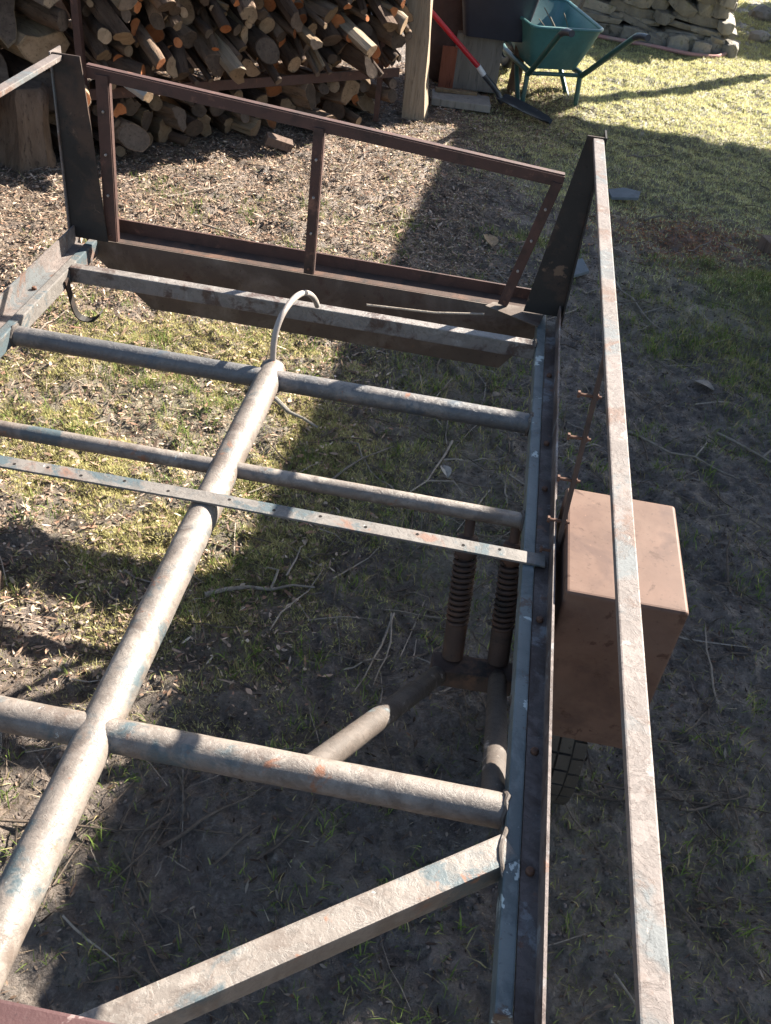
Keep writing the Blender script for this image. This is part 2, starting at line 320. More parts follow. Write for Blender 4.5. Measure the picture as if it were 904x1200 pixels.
def set_attr(me, name, col):
    at = me.color_attributes.new(name, 'FLOAT_COLOR', 'POINT')
    c = np.ones((len(col), 4), np.float32); c[:, :3] = col; at.data.foreach_set('color', c.ravel())
gm, lm = grass_mask(V[:, 0], V[:, 1]), litter_mask(V[:, 0], V[:, 1])
red = np.exp(-(((V[:, 0] - 1.02) / 0.42) ** 2 + ((V[:, 1] - 4.85) / 0.33) ** 2))
set_attr(me, 'zones', np.stack([gm, lm, red], 1))
def ground_mat():
    mt, nt, b = mat_new('ground_soil'); v = coords(nt); at = N(nt, 'ShaderNodeAttribute', attribute_name='zones')
    sp = N(nt, 'ShaderNodeSeparateColor'); nt.links.new(at.outputs['Color'], sp.inputs[0])
    mud = mix(nt, ramp(nt, noise(nt, v, 6, 8, 0.7), 0.35, 0.65), (0.064, 0.046, 0.038), (0.165, 0.125, 0.102))
    mud = mix(nt, ramp(nt, noise(nt, v, 60, 6, 0.75), 0.5, 0.68), mud, (0.22, 0.18, 0.15))
    mud = mix(nt, ramp(nt, noise(nt, v, 35, 6, 0.75), 0.52, 0.62), mud, (0.036, 0.027, 0.023))
    lit = mix(nt, ramp(nt, noise(nt, v, 30, 8, 0.75), 0.42, 0.62), (0.065, 0.042, 0.030), (0.26, 0.18, 0.128))
    gr = mix(nt, ramp(nt, noise(nt, v, 12, 8, 0.75), 0.35, 0.65), (0.14, 0.125, 0.06), (0.36, 0.32, 0.16))
    c = mix(nt, sp.outputs[1], mud, lit)
    gf = N(nt, 'ShaderNodeMath', operation='MULTIPLY'); gf.inputs[1].default_value = 0.42; nt.links.new(sp.outputs[0], gf.inputs[0])
    c = mix(nt, gf.outputs[0], c, gr)
    rf = N(nt, 'ShaderNodeMath', operation='MULTIPLY'); nt.links.new(sp.outputs[2], rf.inputs[0]); nt.links.new(ramp(nt, noise(nt, v, 14, 7, 0.7), 0.35, 0.6), rf.inputs[1])
    c = mix(nt, rf.outputs[0], c, (0.24, 0.115, 0.06))
    nt.links.new(c, b.inputs['Base Color']); b.inputs['Specular IOR Level'].default_value = 0.55
    rr = N(nt, 'ShaderNodeMapRange'); rr.inputs[3].default_value = 0.35; rr.inputs[4].default_value = 0.9
    nt.links.new(noise(nt, v, 9, 5), rr.inputs[0]); nt.links.new(rr.outputs[0], b.inputs['Roughness'])
    n1 = bump(nt, b, noise(nt, v, 110, 6, 0.78), 0.9, 0.02)
    bump(nt, b, noise(nt, v, 28, 6, 0.7), 0.8, 0.05, n1); return mt
me.materials.append(ground_mat())
ground = bpy.data.objects.new('ground', me); COL.objects.link(ground); tag(ground, 'trodden garden ground of mud, litter and thin grass', kind='structure')

# ---- shared scatter
def keep_px(x, y, z=0.0, margin=60):
    """rough view fan so that scatter is spent where the picture and a small step aside can see it"""
    p = np.stack([x, y, np.full_like(x, z - CAM_H)], 0); q = R @ p
    u = 452 + 1120 * q[0] / q[2]; v_ = 600 + 1120 * q[1] / q[2]
    return (q[2] > 0.2) & (u > -margin * 4) & (u < 904 + margin * 4) & (v_ > -margin * 3) & (v_ < 1200 + margin * 3)
def sample(n, x0, x1, y0, y1, mask, pw=1.0):
    x = RNG.uniform(x0, x1, n); y = RNG.uniform(y0, y1, n); k = keep_px(x, y); x, y = x[k], y[k]
    k = RNG.random(len(x)) < mask(x, y) ** pw; return x[k], y[k]
def tri_blades(x, y, L, W, lean, cols, name, mat, label, simple=False):
    n = len(x); z = gz(x, y) - 0.004; az = RNG.uniform(0, 2 * PI, n); la = RNG.uniform(0, 2 * PI, n)
    dx, dy = np.cos(az) * W / 2, np.sin(az) * W / 2; lx, ly = np.cos(la) * lean * L, np.sin(la) * lean * L
    h = L * np.sqrt(np.clip(1 - lean ** 2, 0.05, 1))
    a = np.stack([x - dx, y - dy, z], 1); b = np.stack([x + dx, y + dy, z], 1)
    c = np.stack([x + dx * .8 + lx * .4, y + dy * .8 + ly * .4, z + h * .62], 1); d = np.stack([x - dx * .8 + lx * .4, y - dy * .8 + ly * .4, z + h * .62], 1)
    t = np.stack([x + lx, y + ly, z + h * 0.95], 1)
    if simple: V = np.stack([a * 1.15 - b * 0.15, b * 1.15 - a * 0.15, t], 1).reshape(-1, 3); F = np.arange(n * 3).reshape(-1, 3); k = 3
    else:
        V = np.stack([a, b, c, d, t], 1).reshape(-1, 3); o = np.arange(n)[:, None] * 5; k = 5
        F = np.concatenate([o + np.array([[0, 1, 2]]), o + np.array([[0, 2, 3]]), o + np.array([[3, 2, 4]])], 0)
    me = bpy.data.meshes.new(name); fast_mesh(me, V, F); set_attr(me, 'tint', np.repeat(cols, k, 0)); me.materials.append(mat)
    ob = bpy.data.objects.new(name, me); COL.objects.link(ob); return tag(ob, label, 'grass', kind='stuff')
def grass_cols(n, base, tip, dry=0.15):
    t = RNG.random((n, 1)); c = np.array(base) * (1 - t) + np.array(tip) * t
    d = RNG.random(n) < dry; c[d] = np.array((0.34, 0.28, 0.14)) * RNG.uniform(0.6, 1.1, (d.sum(), 1)); return c
def moss_mask(x, y):
    return np.clip(np.exp(-(((x + 0.98) / 0.55) ** 2 + ((y - 2.6) / 0.66) ** 2)) * 1.3 + np.exp(-(((x + 0.58) / 0.32) ** 2 + ((y - 2.25) / 0.8) ** 2)), 0, 1) * sst(0.45, 0.58, 0.5 * fbm(x, y, 3.0, 91, 3) + 0.5 * fbm(x, y, 11, 95, 3))
x1, y1 = sample(700000, -2.0, 0.3, 1.3, 4.0, moss_mask, 1.1)
n = len(x1); tri_blades(x1, y1, RNG.uniform(0.008, 0.026, n), RNG.uniform(0.0022, 0.0042, n), RNG.uniform(0.3, 0.97, n), grass_cols(n, (0.27, 0.25, 0.10), (0.60, 0.54, 0.25), 0.18), 'moss', M['grass'], 'yellow green moss patch between the far cross tubes', True)
x1, y1 = sample(300000, -2.0, 1.6, 0.5, 4.6, lambda x, y: grass_mask(x, y) * (0.35 + 0.65 * sst(-0.75, -0.35, x)), 1.4)
n = len(x1); L = RNG.uniform(0.012, 0.042, n); W = RNG.uniform(0.0018, 0.0035, n)
tri_blades(x1, y1, L, W, RNG.uniform(0.2, 0.95, n), grass_cols(n, (0.12, 0.135, 0.045), (0.30, 0.31, 0.115), 0.28), 'thin_grass', M['grass'], 'thin mossy grass growing under and beside the trailer frame')
x1, y1 = sample(760000, -0.6, 3.4, 4.2, 12.6, grass_mask, 1.2)
n = len(x1); L = RNG.uniform(0.010, 0.030, n); W = RNG.uniform(0.0026, 0.0055, n)
tri_blades(x1, y1, L, W, RNG.uniform(0.3, 0.97, n), grass_cols(n, (0.32, 0.325, 0.13), (0.70, 0.66, 0.34), 0.28), 'lawn_grass', M['grass'], 'short yellow green lawn grass in front of the stone wall', True)
def tuft_mask(x, y): return np.clip(grass_mask(x, y) * 0.8 + 0.18, 0, 1) * (fbm(x, y, 5, 61, 3) > 0.50)
tx, ty = sample(11000, -1.8, 1.7, 0.6, 4.6, tuft_mask)
rep = RNG.integers(6, 18, len(tx)); bx = np.repeat(tx, rep) + RNG.normal(0, 0.016, rep.sum()); by = np.repeat(ty, rep) + RNG.normal(0, 0.016, rep.sum())
n = len(bx); tri_blades(bx, by, RNG.uniform(0.02, 0.06, n), RNG.uniform(0.0018, 0.0034, n), RNG.uniform(0.3, 0.95, n), grass_cols(n, (0.08, 0.115, 0.028), (0.20, 0.26, 0.065), 0.22), 'grass_tufts', M['grass'], 'longer green grass tufts poking out of the mud')

def chips(x, y, L, W, cols, name, label, lift=0.012):
    n = len(x); z = gz(x, y) + RNG.uniform(0.0, lift, n); az = RNG.uniform(0, 2 * PI, n); tl = RNG.normal(0, 0.30, n); rl = RNG.normal(0, 0.38, n)
    ax = np.stack([np.cos(az) * np.cos(tl), np.sin(az) * np.cos(tl), np.sin(tl)], 1)
    sd = np.stack([-np.sin(az) * np.cos(rl), np.cos(az) * np.cos(rl), np.sin(rl)], 1)
    P = np.stack([x, y, z], 1); up = np.cross(ax, sd) * (W * RNG.uniform(-0.4, 0.4, n))[:, None]
    A = ax * (L / 2)[:, None]; B = sd * (W / 2)[:, None]
    V = np.stack([P - A, P - A * .3 + B + up, P + A * .4 + B * .8 + up, P + A, P + A * .3 - B, P - A * .4 - B * .8], 1).reshape(-1, 3)
    o = np.arange(n)[:, None] * 6; F = np.concatenate([o + np.array([[0, 1, 4, 5]]), o + np.array([[1, 2, 3, 4]])], 0)
    me = bpy.data.meshes.new(name); fast_mesh(me, V, F); set_attr(me, 'tint', np.repeat(cols, 6, 0)); me.materials.append(M['litter'])
    ob = bpy.data.objects.new(name, me); COL.objects.link(ob); return tag(ob, label, 'litter', kind='stuff')
def chip_cols(n):
    pal = np.array([(0.42, 0.315, 0.235), (0.33, 0.23, 0.165), (0.22, 0.145, 0.10), (0.10, 0.066, 0.048), (0.52, 0.42, 0.33), (0.27, 0.155, 0.105)])
    return pal[RNG.choice(len(pal), n, p=[.20, .23, .22, .20, .05, .10])] * RNG.uniform(0.7, 1.2, (n, 1))
x1, y1 = sample(190000, -3.4, 0.8, 1.4, 7.4, litter_mask)
n = len(x1); chips(x1, y1, RNG.gamma(1.8, 0.007, n) + 0.004, RNG.gamma(2.2, 0.0019, n) + 0.0012, chip_cols(n), 'leaf_litter', 'brown leaf and bark litter spread in front of the woodpile')
x1, y1 = sample(5200, -3.2, 0.6, 2.4, 7.2, lambda x, y: litter_mask(x, y) * sst(0.35, 0.65, fbm(x, y, 3, 77, 3)))
n = len(x1); chips(x1, y1, RNG.gamma(2, 0.016, n) + 0.025, RNG.uniform(0.003, 0.012, n), chip_cols(n) * RNG.uniform(0.6, 1.2, (n, 1)), 'bark_strips', 'long bark strips and straw lying on the litter by the woodpile', 0.02)
x1, y1 = sample(26000, -2, 2.2, 0.5, 6.5, lambda x, y: np.full_like(x, 0.8))
n = len(x1); chips(x1, y1, RNG.gamma(3, 0.004, n) + 0.004, RNG.uniform(0.002, 0.007, n), chip_cols(n) * 0.42, 'loose_chips', 'small dry chips and leaf scraps scattered over the mud', 0.006)
# reddish sawdust flakes
x1 = RNG.normal(1.02, 0.24, 2600); y1 = RNG.normal(4.85, 0.19, 2600); n = len(x1)
chips(x1, y1, RNG.uniform(0.008, 0.025, n), RNG.uniform(0.004, 0.01, n), np.array([(0.30, 0.14, 0.075)]) * RNG.uniform(0.6, 1.2, (n, 1)), 'sawdust_flakes', 'reddish bark flakes in a patch on the shaded grass', 0.006)
def dead_cols(n, k=1.0):
    pal = np.array([(0.26, 0.20, 0.135), (0.17, 0.125, 0.08), (0.10, 0.075, 0.05), (0.06, 0.045, 0.032), (0.13, 0.13, 0.055), (0.34, 0.28, 0.20)]); return pal[RNG.choice(6, n, p=[.14, .22, .26, .18, .15, .05])] * RNG.uniform(0.7, 1.25, (n, 1)) * k
x1, y1 = sample(150000, -2.0, 1.9, 0.5, 5.0, lambda x, y: 0.12 + 0.88 * sst(0.40, 0.62, 0.5 * fbm(x, y, 3.1, 51, 3) + 0.5 * fbm(x, y, 13, 55, 3)))
n = len(x1); tri_blades(x1, y1, RNG.uniform(0.008, 0.045, n), RNG.uniform(0.001, 0.0024, n), RNG.uniform(0.93, 0.998, n), dead_cols(n), 'matted_straw', M['litter'], 'matted dead grass and straw pressed into the mud', True)['category'] = 'straw'
x1, y1 = sample(60000, -3.2, 0.9, 2.6, 7.2, litter_mask)
n = len(x1); tri_blades(x1, y1, RNG.uniform(0.02, 0.09, n), RNG.uniform(0.0015, 0.004, n), RNG.uniform(0.9, 0.995, n), dead_cols(n, 1.5), 'litter_straw', M['litter'], 'dry straw mixed into the litter before the woodpile', True)['category'] = 'straw'
# soil clods
def clods(x, y, r, cols, name, label):
    ico = bmesh.new(); bmesh.ops.create_icosphere(ico, subdivisions=1, radius=1); iv = np.array([v.co[:] for v in ico.verts]); fi = np.array([[v.index for v in f.verts] for f in ico.faces]); ico.free()
    n = len(x); k = len(iv); V = iv[None] * r[:, None, None] * RNG.uniform(0.45, 1.35, (n, k, 1)) * np.array([1, 1, 0.7]); V = V + np.stack([x, y, gz(x, y) + r * 0.2], 1)[:, None]
    F = (fi[None] + (np.arange(n) * k)[:, None, None]).reshape(-1, 3); me = bpy.data.meshes.new(name); fast_mesh(me, V.reshape(-1, 3), F)
    set_attr(me, 'tint', np.repeat(cols, k, 0)); me.materials.append(M['clod']); ob = bpy.data.objects.new(name, me); COL.objects.link(ob); return tag(ob, label, 'soil', kind='stuff')
x1, y1 = sample(42000, -2.2, 1.7, 0.5, 4.6, lambda x, y: np.clip(1 - grass_mask(x, y), 0, 1) * (fbm(x, y, 3, 71, 3) > 0.45))
n = len(x1); clods(x1, y1, RNG.gamma(1.6, 0.0012, n) + 0.001, np.array([(0.085, 0.067, 0.057)]) * RNG.uniform(0.6, 1.9, (n, 1)), 'soil_crumbs', 'dark soil crumbs and grit lying on the mud')

# thin twigs and straw: too many to pick apart
def twig_path(x, y, L, az, bend=0.3, seg=5, lift=0.006):
    pts = []; a = az; px, py = x, y
    for i in range(seg + 1):
        pts.append((px, py, float(gz(px, py)) + lift + random.uniform(0, lift))); a += random.gauss(0, bend); px += math.cos(a) * L / seg; py += math.sin(a) * L / seg
    return pts
tw = MB(); tn = 0
x1, y1 = sample(5200, -2.6, 2.2, 0.6, 6.9, lambda x, y: 0.15 + 0.85 * sst(0.45, 0.62, fbm(x, y, 2.2, 81)))
for x, y in zip(x1, y1):
    r = random.choice((0.0008, 0.001, 0.0014, 0.0018, 0.0026)); L = random.uniform(0.04, 0.24)
    mi_ = random.choice((0, 1, 1, 1)); tw.tube(twig_path(x, y, L, random.uniform(0, 2 * PI), 0.10, 4), [r, r, r * .9, r * .7, r * .4], 3, mi=mi_, cap=False)
for _ in range(330):
    x, y = random.uniform(-0.6, 1.6), random.uniform(0.7, 4.2)
    if vnoise(x, y, 2.3, 33) < .38: continue
    r = random.uniform(.0014, .0036); L = random.uniform(.08, .34); tw.tube(twig_path(x, y, L, random.uniform(0, 2 * PI), 0.14, 5, .008), [r, r, r * .9, r * .8, r * .6, r * .35], 4, mi=random.choice((0, 1, 1, 1)), cap=False)
o = tw.build('twig_litter', [M['twig'], M['twig_dark']]); tag(o, 'thin dry twigs and straw strewn over the ground', 'twigs', kind='stuff')

# ------------------------------------------------------------------ trailer
TX = -0.449                               # centre line of the trailer
ZF = 0.65                                 # height of the frame
tr = thing('trailer', 'stripped trailer frame of rusty tubes and rails with a bare headboard', 'trailer', (TX, 1.35, 0))
def mir(p): return (2 * TX - p[0],) + tuple(p[1:])
# sills
for s in (1, -1):
    def X(x): return x if s > 0 else 2 * TX - x
    def bx(mb, x0, x1, y0, y1, z0, z1): a, b = sorted((X(x0), X(x1))); mb.box((a, y0, z0), (b, y1, z1))
    mb = MB(); bx(mb, 0.176, 0.199, 0.545, 2.425, 0.612, 0.657); mb.build('sill_bar', M['sill_blue'] if s > 0 else M['bar'], tr, bevel=0.003)
    mb = MB(); bx(mb, 0.2005, 0.2255, 0.25, 2.396, 0.6475, 0.6525); bx(mb, 0.2255, 0.2298, 0.25, 2.396, 0.6475, 0.702)
    ang = mb.build('sill_angle', M['sill_dark'] if s > 0 else M['rail'], tr)
    for y in (2.10, 1.80, 1.63, 1.24, 0.95, 0.745, 0.45):
        b = MB(); b.tube([(X(0.213), y, 0.652), (X(0.213), y, 0.658), (X(0.213), y, 0.6605)], [0.0065, 0.0065, 0.004], 10); b.build('bolt', M['bolt'], ang, smooth=True)
# cross tubes
def dented(p0, p1, r, n=24, segs=40, amp=0.012, seed=0):
    pts = along(p0, p1, segs); rnd = random.Random(seed); return pts, [r * (1 + rnd.uniform(-amp, amp)) for _ in pts]
for nm, y, r, mt, x1, x0 in (('cross_tube', 1.907, 0.0245, 'tube_blue', 0.176, -1.074), ('cross_tube', 1.542, 0.0170, 'tube', 0.176, -1.074), ('cross_tube', 0.850, 0.0265, 'tube', 0.176, -1.074)):
    p, rr = dented((x0, y, 0.63), (x1, y, 0.63), r, seed=int(y * 100)); MB().tube(p, rr, 28).build(nm, M[mt], tr, smooth=True)
p, rr = dented((TX, 0.28, 0.63), (TX, 1.950, 0.63), 0.0310, seed=5)
MB().tube(p + [Vector((TX, 1.957, 0.63))], rr + [0.024], 32).build('spine_tube', M['tube'], tr, smooth=True)
def weld_ring(x, y, z, r, seed):
    rw = random.Random(seed); pts = []; rad = []
    for k in range(25):
        a = 2 * PI * k / 24; q = r + rw.uniform(-.001, .0015); pts.append((x + rw.uniform(-.002, .002), y + math.cos(a) * q, z + math.sin(a) * q)); rad.append(rw.uniform(.0035, .0062))
    pts[-1], rad[-1] = pts[0], rad[0]; MB().tube(pts, rad, 7).build('weld_bead', M['arm'], tr, smooth=True)
for i, (y, r) in enumerate(((1.907, .0245), (1.542, .017), (.850, .0265))):
    weld_ring(.1745, y, .63, r, i); weld_ring(2 * TX - .1745, y, .63, r, i + 9)
for k, (y0_, y1_) in enumerate(((2.232, 2.262),)):
    MB().tube([(0.174, y0_ - .003, .655 + random.uniform(-.002, .003)) if j == 0 else (0.174 + random.uniform(-.002, .002), y0_ + (y1_ - y0_) * j / 5, .661 + random.uniform(-.001, .002)) for j in range(6)], [.003, .005, .004, .0055, .004, .003], 6).build('weld_bead', M['arm'], tr, smooth=True)
# drilled flat bar lying over the spine
pts = [(-1.10, 1.397, 0.660), (-0.95, 1.397, 0.6615), (-0.72, 1.397, 0.6635), (-0.449, 1.397, 0.6645), (-0.18, 1.396, 0.6630), (0.05, 1.395, 0.6615), (0.218, 1.394, 0.6600)]
fb = MB().ribbon(pts, 0.033, 0.005).build('flat_bar', M['bar'], tr, bevel=0.0008)
for i, x in enumerate((-0.83, -0.765, -0.695, -0.61, -0.52, -0.40, -0.31, -0.22, -0.13, -0.03, 0.06, 0.13)):
    z = np.interp(x, [q[0] for q in pts], [q[2] for q in pts]) + 0.0024
    MB().tube([(x, 1.397 + (0.004 if i % 2 else -0.003), z - 0.001), (x, 1.397 + (0.004 if i % 2 else -0.003), z + 0.0007)], 0.0032, 8).build('dark_hole_disc', M['hole'], fb)  # dark disc on the bar: the shade inside a hole put into colour
# front beam, apron panel, shelf and back rail under the headboard
MB().box((-1.074, 2.232, 0.618), (0.176, 2.262, 0.661)).build('front_beam', M['beam'], tr, bevel=0.003)
poly = [(-1.108, 2.430, 0.655), (0.196, 2.430, 0.655), (0.196, 2.430, 0.60), (0.10, 2.434, 0.462), (-0.93, 2.436, 0.462), (-1.108, 2.432, 0.62)]
MB().prism(poly, (0, 0.004, 0)).build('apron_panel', M['panel'], tr)
MB().box((-1.108, 2.435, 0.6505), (0.196, 2.498, 0.6555)).build('shelf_plate', M['rust_dark'], tr)
MB().bar((-1.085, 2.502, 0.672), (0.20, 2.502, 0.664), 0.006, 0.044).build('back_rail', M['rust'], tr)
MB().prism([(0.03, 2.40, 0.662), (0.176, 2.33, 0.662), (0.196, 2.43, 0.662), (0.05, 2.43, 0.662)], (0, 0, 0.003)).build('corner_gusset', M['panel'], tr)
# a loose rod lying across the corner
MB().tube([(-0.28, 2.285, 0.668), (-0.1, 2.31, 0.665), (0.03, 2.335, 0.672)], 0.003, 8).build('loose_rod', M['twig'], tr, smooth=True)
# headboard frame
hb = MB(); hb.bar((-1.06, 2.42, 1.106), (0.165, 2.42, 1.020), 0.005, 0.028); hb.bar((-1.06, 2.431, 1.121), (0.165, 2.431, 1.0355), 0.018, 0.004)
top = hb.build('headboard_rail', M['rust'], tr)
for x0, z0, x1, z1, w in ((-1.028, 0.665, -1.018, 1.105, 0.032), (-0.466, 0.665, -0.460, 1.060, 0.026), (0.075, 0.668, 0.150, 1.018, 0.026)):
    mb = MB(); mb.bar((x0, 2.4145, z0), (x1, 2.4145, z1), w, 0.005, up=(0, 1, 0)); mb.bar((x0 + w / 2, 2.424, z0), (x1 + w / 2, 2.424, z1), 0.004, 0.016, up=(0, 1, 0))
    up = mb.build('headboard_upright', M['rust'], tr)
    for t in (0.04, 0.30, 0.55, 0.80):
        x = x0 + (x1 - x0) * t; z = z0 + (z1 - z0) * t; b = MB(); b.tube([(x, 2.412, z), (x, 2.4075, z), (x, 2.406, z)], [0.0036, 0.0036, 0.002], 8)
        b.build('rivet', M['hose'] if t > 0.1 else M['bolt'], up, smooth=True)
# corner posts: tapered face plate plus a folded outer flange
for s in (1, -1):
    def X(x): return x if s > 0 else 2 * TX - x
    mb = MB(); mb.prism([(X(0.134), 2.398, 0.668), (X(0.238), 2.398, 0.668), (X(0.238), 2.398, 1.146), (X(0.196 if s > 0 else 0.166), 2.398, 1.146), (X(0.190 if s > 0 else 0.162), 2.398, 1.10)], (0, 0.005, 0))
    mb.build('corner_post', M['black'], tr)
    mb = MB(); mb.prism([(X(0.2385), 2.380 if s > 0 else 2.390, 0.62), (X(0.2385), 2.455, 0.62), (X(0.2385), 2.455, 1.148), (X(0.2385), 2.392, 1.148)], (0.004 * s, 0, 0))
    mb.build('post_flange', M['black'] if s > 0 else M['rail'], tr)  # left flange paler than the right: its sunlit edge put into the colour
    # top rails
    a, b = sorted((X(0.2105), X(0.2360))); mb = MB(); mb.box((a, 0.27, 1.1315), (b, 2.396, 1.1435)); mb.build('side_rail', M['rail'], tr, bevel=0.002)
    # rear posts
    mb = MB(); mb.prism([(X(0.150), 0.240, 0.66), (X(0.238), 0.240, 0.66), (X(0.238), 0.240, 1.14), (X(0.20), 0.240, 1.14)], (0, -0.005, 0)); mb.build('rear_post', M['black'], tr)
MB().bar((-1.12, 0.2545, 1.127), (0.205, 0.2545, 1.127), 0.022, 0.03).build('rear_rail', M['red_bar'], tr, bevel=0.003)
# diagonal beam and its plate at the sill
d0, d1 = Vector((0.185, 0.778, 0.636)), Vector((-0.33, 0.405, 0.636))
MB().bar(d0, d1, 0.044, 0.045).build('diagonal_beam', M['tube'], tr, bevel=0.004)
MB().tube([(0.178, .812, .652), (.176, .80, .657), (.172, .785, .659), (.170, .77, .658), (.171, .755, .659), (.174, .742, .656), (.178, .73, .650)], [.002, .0042, .0035, .0045, .0036, .004, .002], 7).build('weld_bead', M['arm'], tr, smooth=True)
e0, e1 = Vector(mir(d0)), Vector(mir(d1)); MB().bar(e0, e1, 0.044, 0.045).build('diagonal_beam', M['tube'], tr, bevel=0.004)
# conduit bent over from the spine to the beam
cp = [(-0.449, 1.945, 0.650), (-0.450, 1.952, 0.700), (-0.447, 1.965, 0.735), (-0.438, 1.995, 0.765), (-0.425, 2.05, 0.776), (-0.415, 2.11, 0.762), (-0.408, 2.17, 0.728), (-0.404, 2.215, 0.690), (-0.403, 2.235, 0.668)]
def smooth_path(p, k=5):
    p = [Vector(q) for q in p]; out = []
    for i in range(len(p) - 1):
        a, b, c, d = p[max(i - 1, 0)], p[i], p[i + 1], p[min(i + 2, len(p) - 1)]
        for j in range(k):
            t = j / k; out.append(0.5 * ((2 * b) + (c - a) * t + (2 * a - 5 * b + 4 * c - d) * t * t + (3 * b - a - 3 * c + d) * t ** 3))
    return out + [p[-1]]
MB().tube(smooth_path(cp), 0.0075, 12).build('bent_conduit', M['hose'], tr, smooth=True)
# bent strap hook under the left sill
MB().ribbon(smooth_path([(-1.070, 2.20, 0.640), (-1.070, 2.215, 0.58), (-1.068, 2.23, 0.53), (-1.058, 2.245, 0.505), (-1.035, 2.255, 0.50), (-1.018, 2.26, 0.512), (-1.010, 2.262, 0.525)], 3), 0.022, 0.004, side=(0, 1, 0.1)).build('strap_hook', M['black'], tr)

# wheel station: swing arm, springs, wheel and box fender (right one in view, left one its mirror)
def wheel_station(s):
    def P(x, y, z): return (x, y, z) if s > 0 else (2 * TX - x, y, z)
    p = [P(-0.122, 0.862, 0.622), P(-0.02, 1.06, 0.50), P(0.060, 1.395, 0.285)]
    MB().tube(along(p[0], p[2], 12), 0.0215, 18).build('swing_arm', M['arm'], tr, smooth=True)
    MB().tube(along(P(0.160, 0.862, 0.622), P(0.192, 1.42, 0.285), 12), 0.0205, 18).build('swing_arm', M['arm'], tr, smooth=True)
    MB().bar(P(0.045, 1.425, 0.275), P(0.225, 1.432, 0.275), 0.055, 0.05).build('arm_plate', M['rust_dark'], tr, bevel=0.004)
    for a, b in ((P(0.070, 1.546, 0.616), P(0.088, 1.445, 0.30)), (P(0.165, 1.550, 0.616), P(0.188, 1.455, 0.30))):
        A, B = Vector(a), Vector(b); ax = (B - A)
        sh = MB().tube([A, A + ax * 0.13, A + ax * 0.14, A + ax * 0.22, A + ax * 0.24, A + ax * .27, A + ax * 0.29, A + ax * 0.72, A + ax * 0.73, A + ax * 1.0], [0.011, 0.011, 0.020, 0.027, 0.027, 0.020, 0.014, 0.014, 0.0235, 0.0235], 18).build('damper', M['rust_dark'], tr, smooth=True)
        d = ax.normalized(); u = d.orthogonal().normalized(); w = d.cross(u); hel = []
        for k in range(14 * 12 + 1):
            t = k / (14 * 12); an = 2 * PI * k / 14; hel.append(A + ax * (0.27 + 0.47 * t) + (u * math.cos(an) + w * math.sin(an)) * 0.0215)
        MB().tube(hel, 0.0045, 6).build('coil_spring', M['rust_dark'], sh, smooth=True)
    # axle
    MB().tube([P(0.20, 1.44, 0.255), P(0.30, 1.441, 0.225)], 0.013, 12).build('axle', M['rust_dark'], tr, smooth=True)
    # wheel
    W = Vector(P(0.322, 1.441, 0.222)); Rw = 0.222; hw = 0.062
    prof = [(-hw * .72, 0.118), (-hw * .98, 0.150), (-hw, 0.175), (-hw * .9, 0.200), (-hw * .72, 0.2125), (-hw * .3, 0.2155), (hw * .3, 0.2155), (hw * .72, 0.2125), (hw * .9, 0.200), (hw, 0.175), (hw * .98, 0.150), (hw * .72, 0.118)]
    mb = MB(); rings = []
    for k in range(60):
        a = 2 * PI * k / 60; rings.append([(W.x + q, W.y + math.cos(a) * r, W.z + math.sin(a) * r) for q, r in prof])
    n = len(prof); vs = [v for r in rings for v in r]; fs = [(i * n + j, i * n + (j + 1) % n, ((i + 1) % 60) * n + (j + 1) % n, ((i + 1) % 60) * n + j) for i in range(60) for j in range(n)]
    mb.add(vs, fs); tyre = mb.build('tyre', M['rubber_dark'], tr, smooth=True)
    tb = MB()
    for k in range(34):
        for row in (-1.5, -0.5, 0.5, 1.5):
            a0 = 2 * PI * (k + (0.25 if abs(row) > 1 else 0)) / 34; a1 = a0 + 2 * PI / 34 * 0.86; q0 = (row - 0.42) * hw * 0.47; q1 = (row + 0.42) * hw * 0.47
            r0, r1 = 0.205, Rw - (0.0065 if abs(row) > 1 else 0.001)
            pt = lambda q, a, r: (W.x + q, W.y + math.cos(a) * r, W.z + math.sin(a) * r)
            tb.add([pt(q0, a0, r0), pt(q1, a0, r0), pt(q1, a1, r0), pt(q0, a1, r0), pt(q0, a0, r1), pt(q1, a0, r1), pt(q1, a1, r1), pt(q0, a1, r1)],
                   [(0, 3, 2, 1), (4, 5, 6, 7), (0, 1, 5, 4), (1, 2, 6, 5), (2, 3, 7, 6), (3, 0, 4, 7)])
    tag(tb.build('tread', M['rubber'], tyre), kind='stuff')
    mb = MB(); rr = []
    for q, r in ((-0.045, 0.125), (-0.040, 0.118), (-0.015, 0.105), (-0.012, 0.03), (0.012, 0.03), (0.015, 0.105), (0.040, 0.118), (0.045, 0.125)):
        rr.append([(W.x + q, W.y + math.cos(2 * PI * k / 28) * r, W.z + math.sin(2 * PI * k / 28) * r) for k in range(28)])
    mb.loft(rr).build('rim', M['rust_dark'], tr, smooth=True)
    # box fender: folded sheet with open bottom
    x0, x1, y0, y1, zt, zb, t = 0.2445, 0.462, 1.252, 1.560, 0.722, 0.335, 0.004
    mb = MB(); c = []
    r = 0.012
    def prof2(x0, x1, y0, y1): return [P(x, y, 0)[:2] for x, y in ((x0, y0), (x1, y0), (x1, y1), (x0, y1))]
    outer = prof2(x0, x1, y0, y1); inner = prof2(x0 + t, x1 - t, y0 + t, y1 - t)
    vs = [(*q, zb) for q in outer] + [(*q, zt) for q in outer] + [(*q, zb) for q in inner] + [(*q, zt - t) for q in inner]
    fs = [(4, 5, 6, 7), (11 + 4, 10 + 4, 9 + 4, 8 + 4)]
    for j in range(4):
        k = (j + 1) % 4; fs += [(j, k, 4 + k, 4 + j), (8 + k, 8 + j, 12 + j, 12 + k), (k, j, 8 + j, 8 + k)]
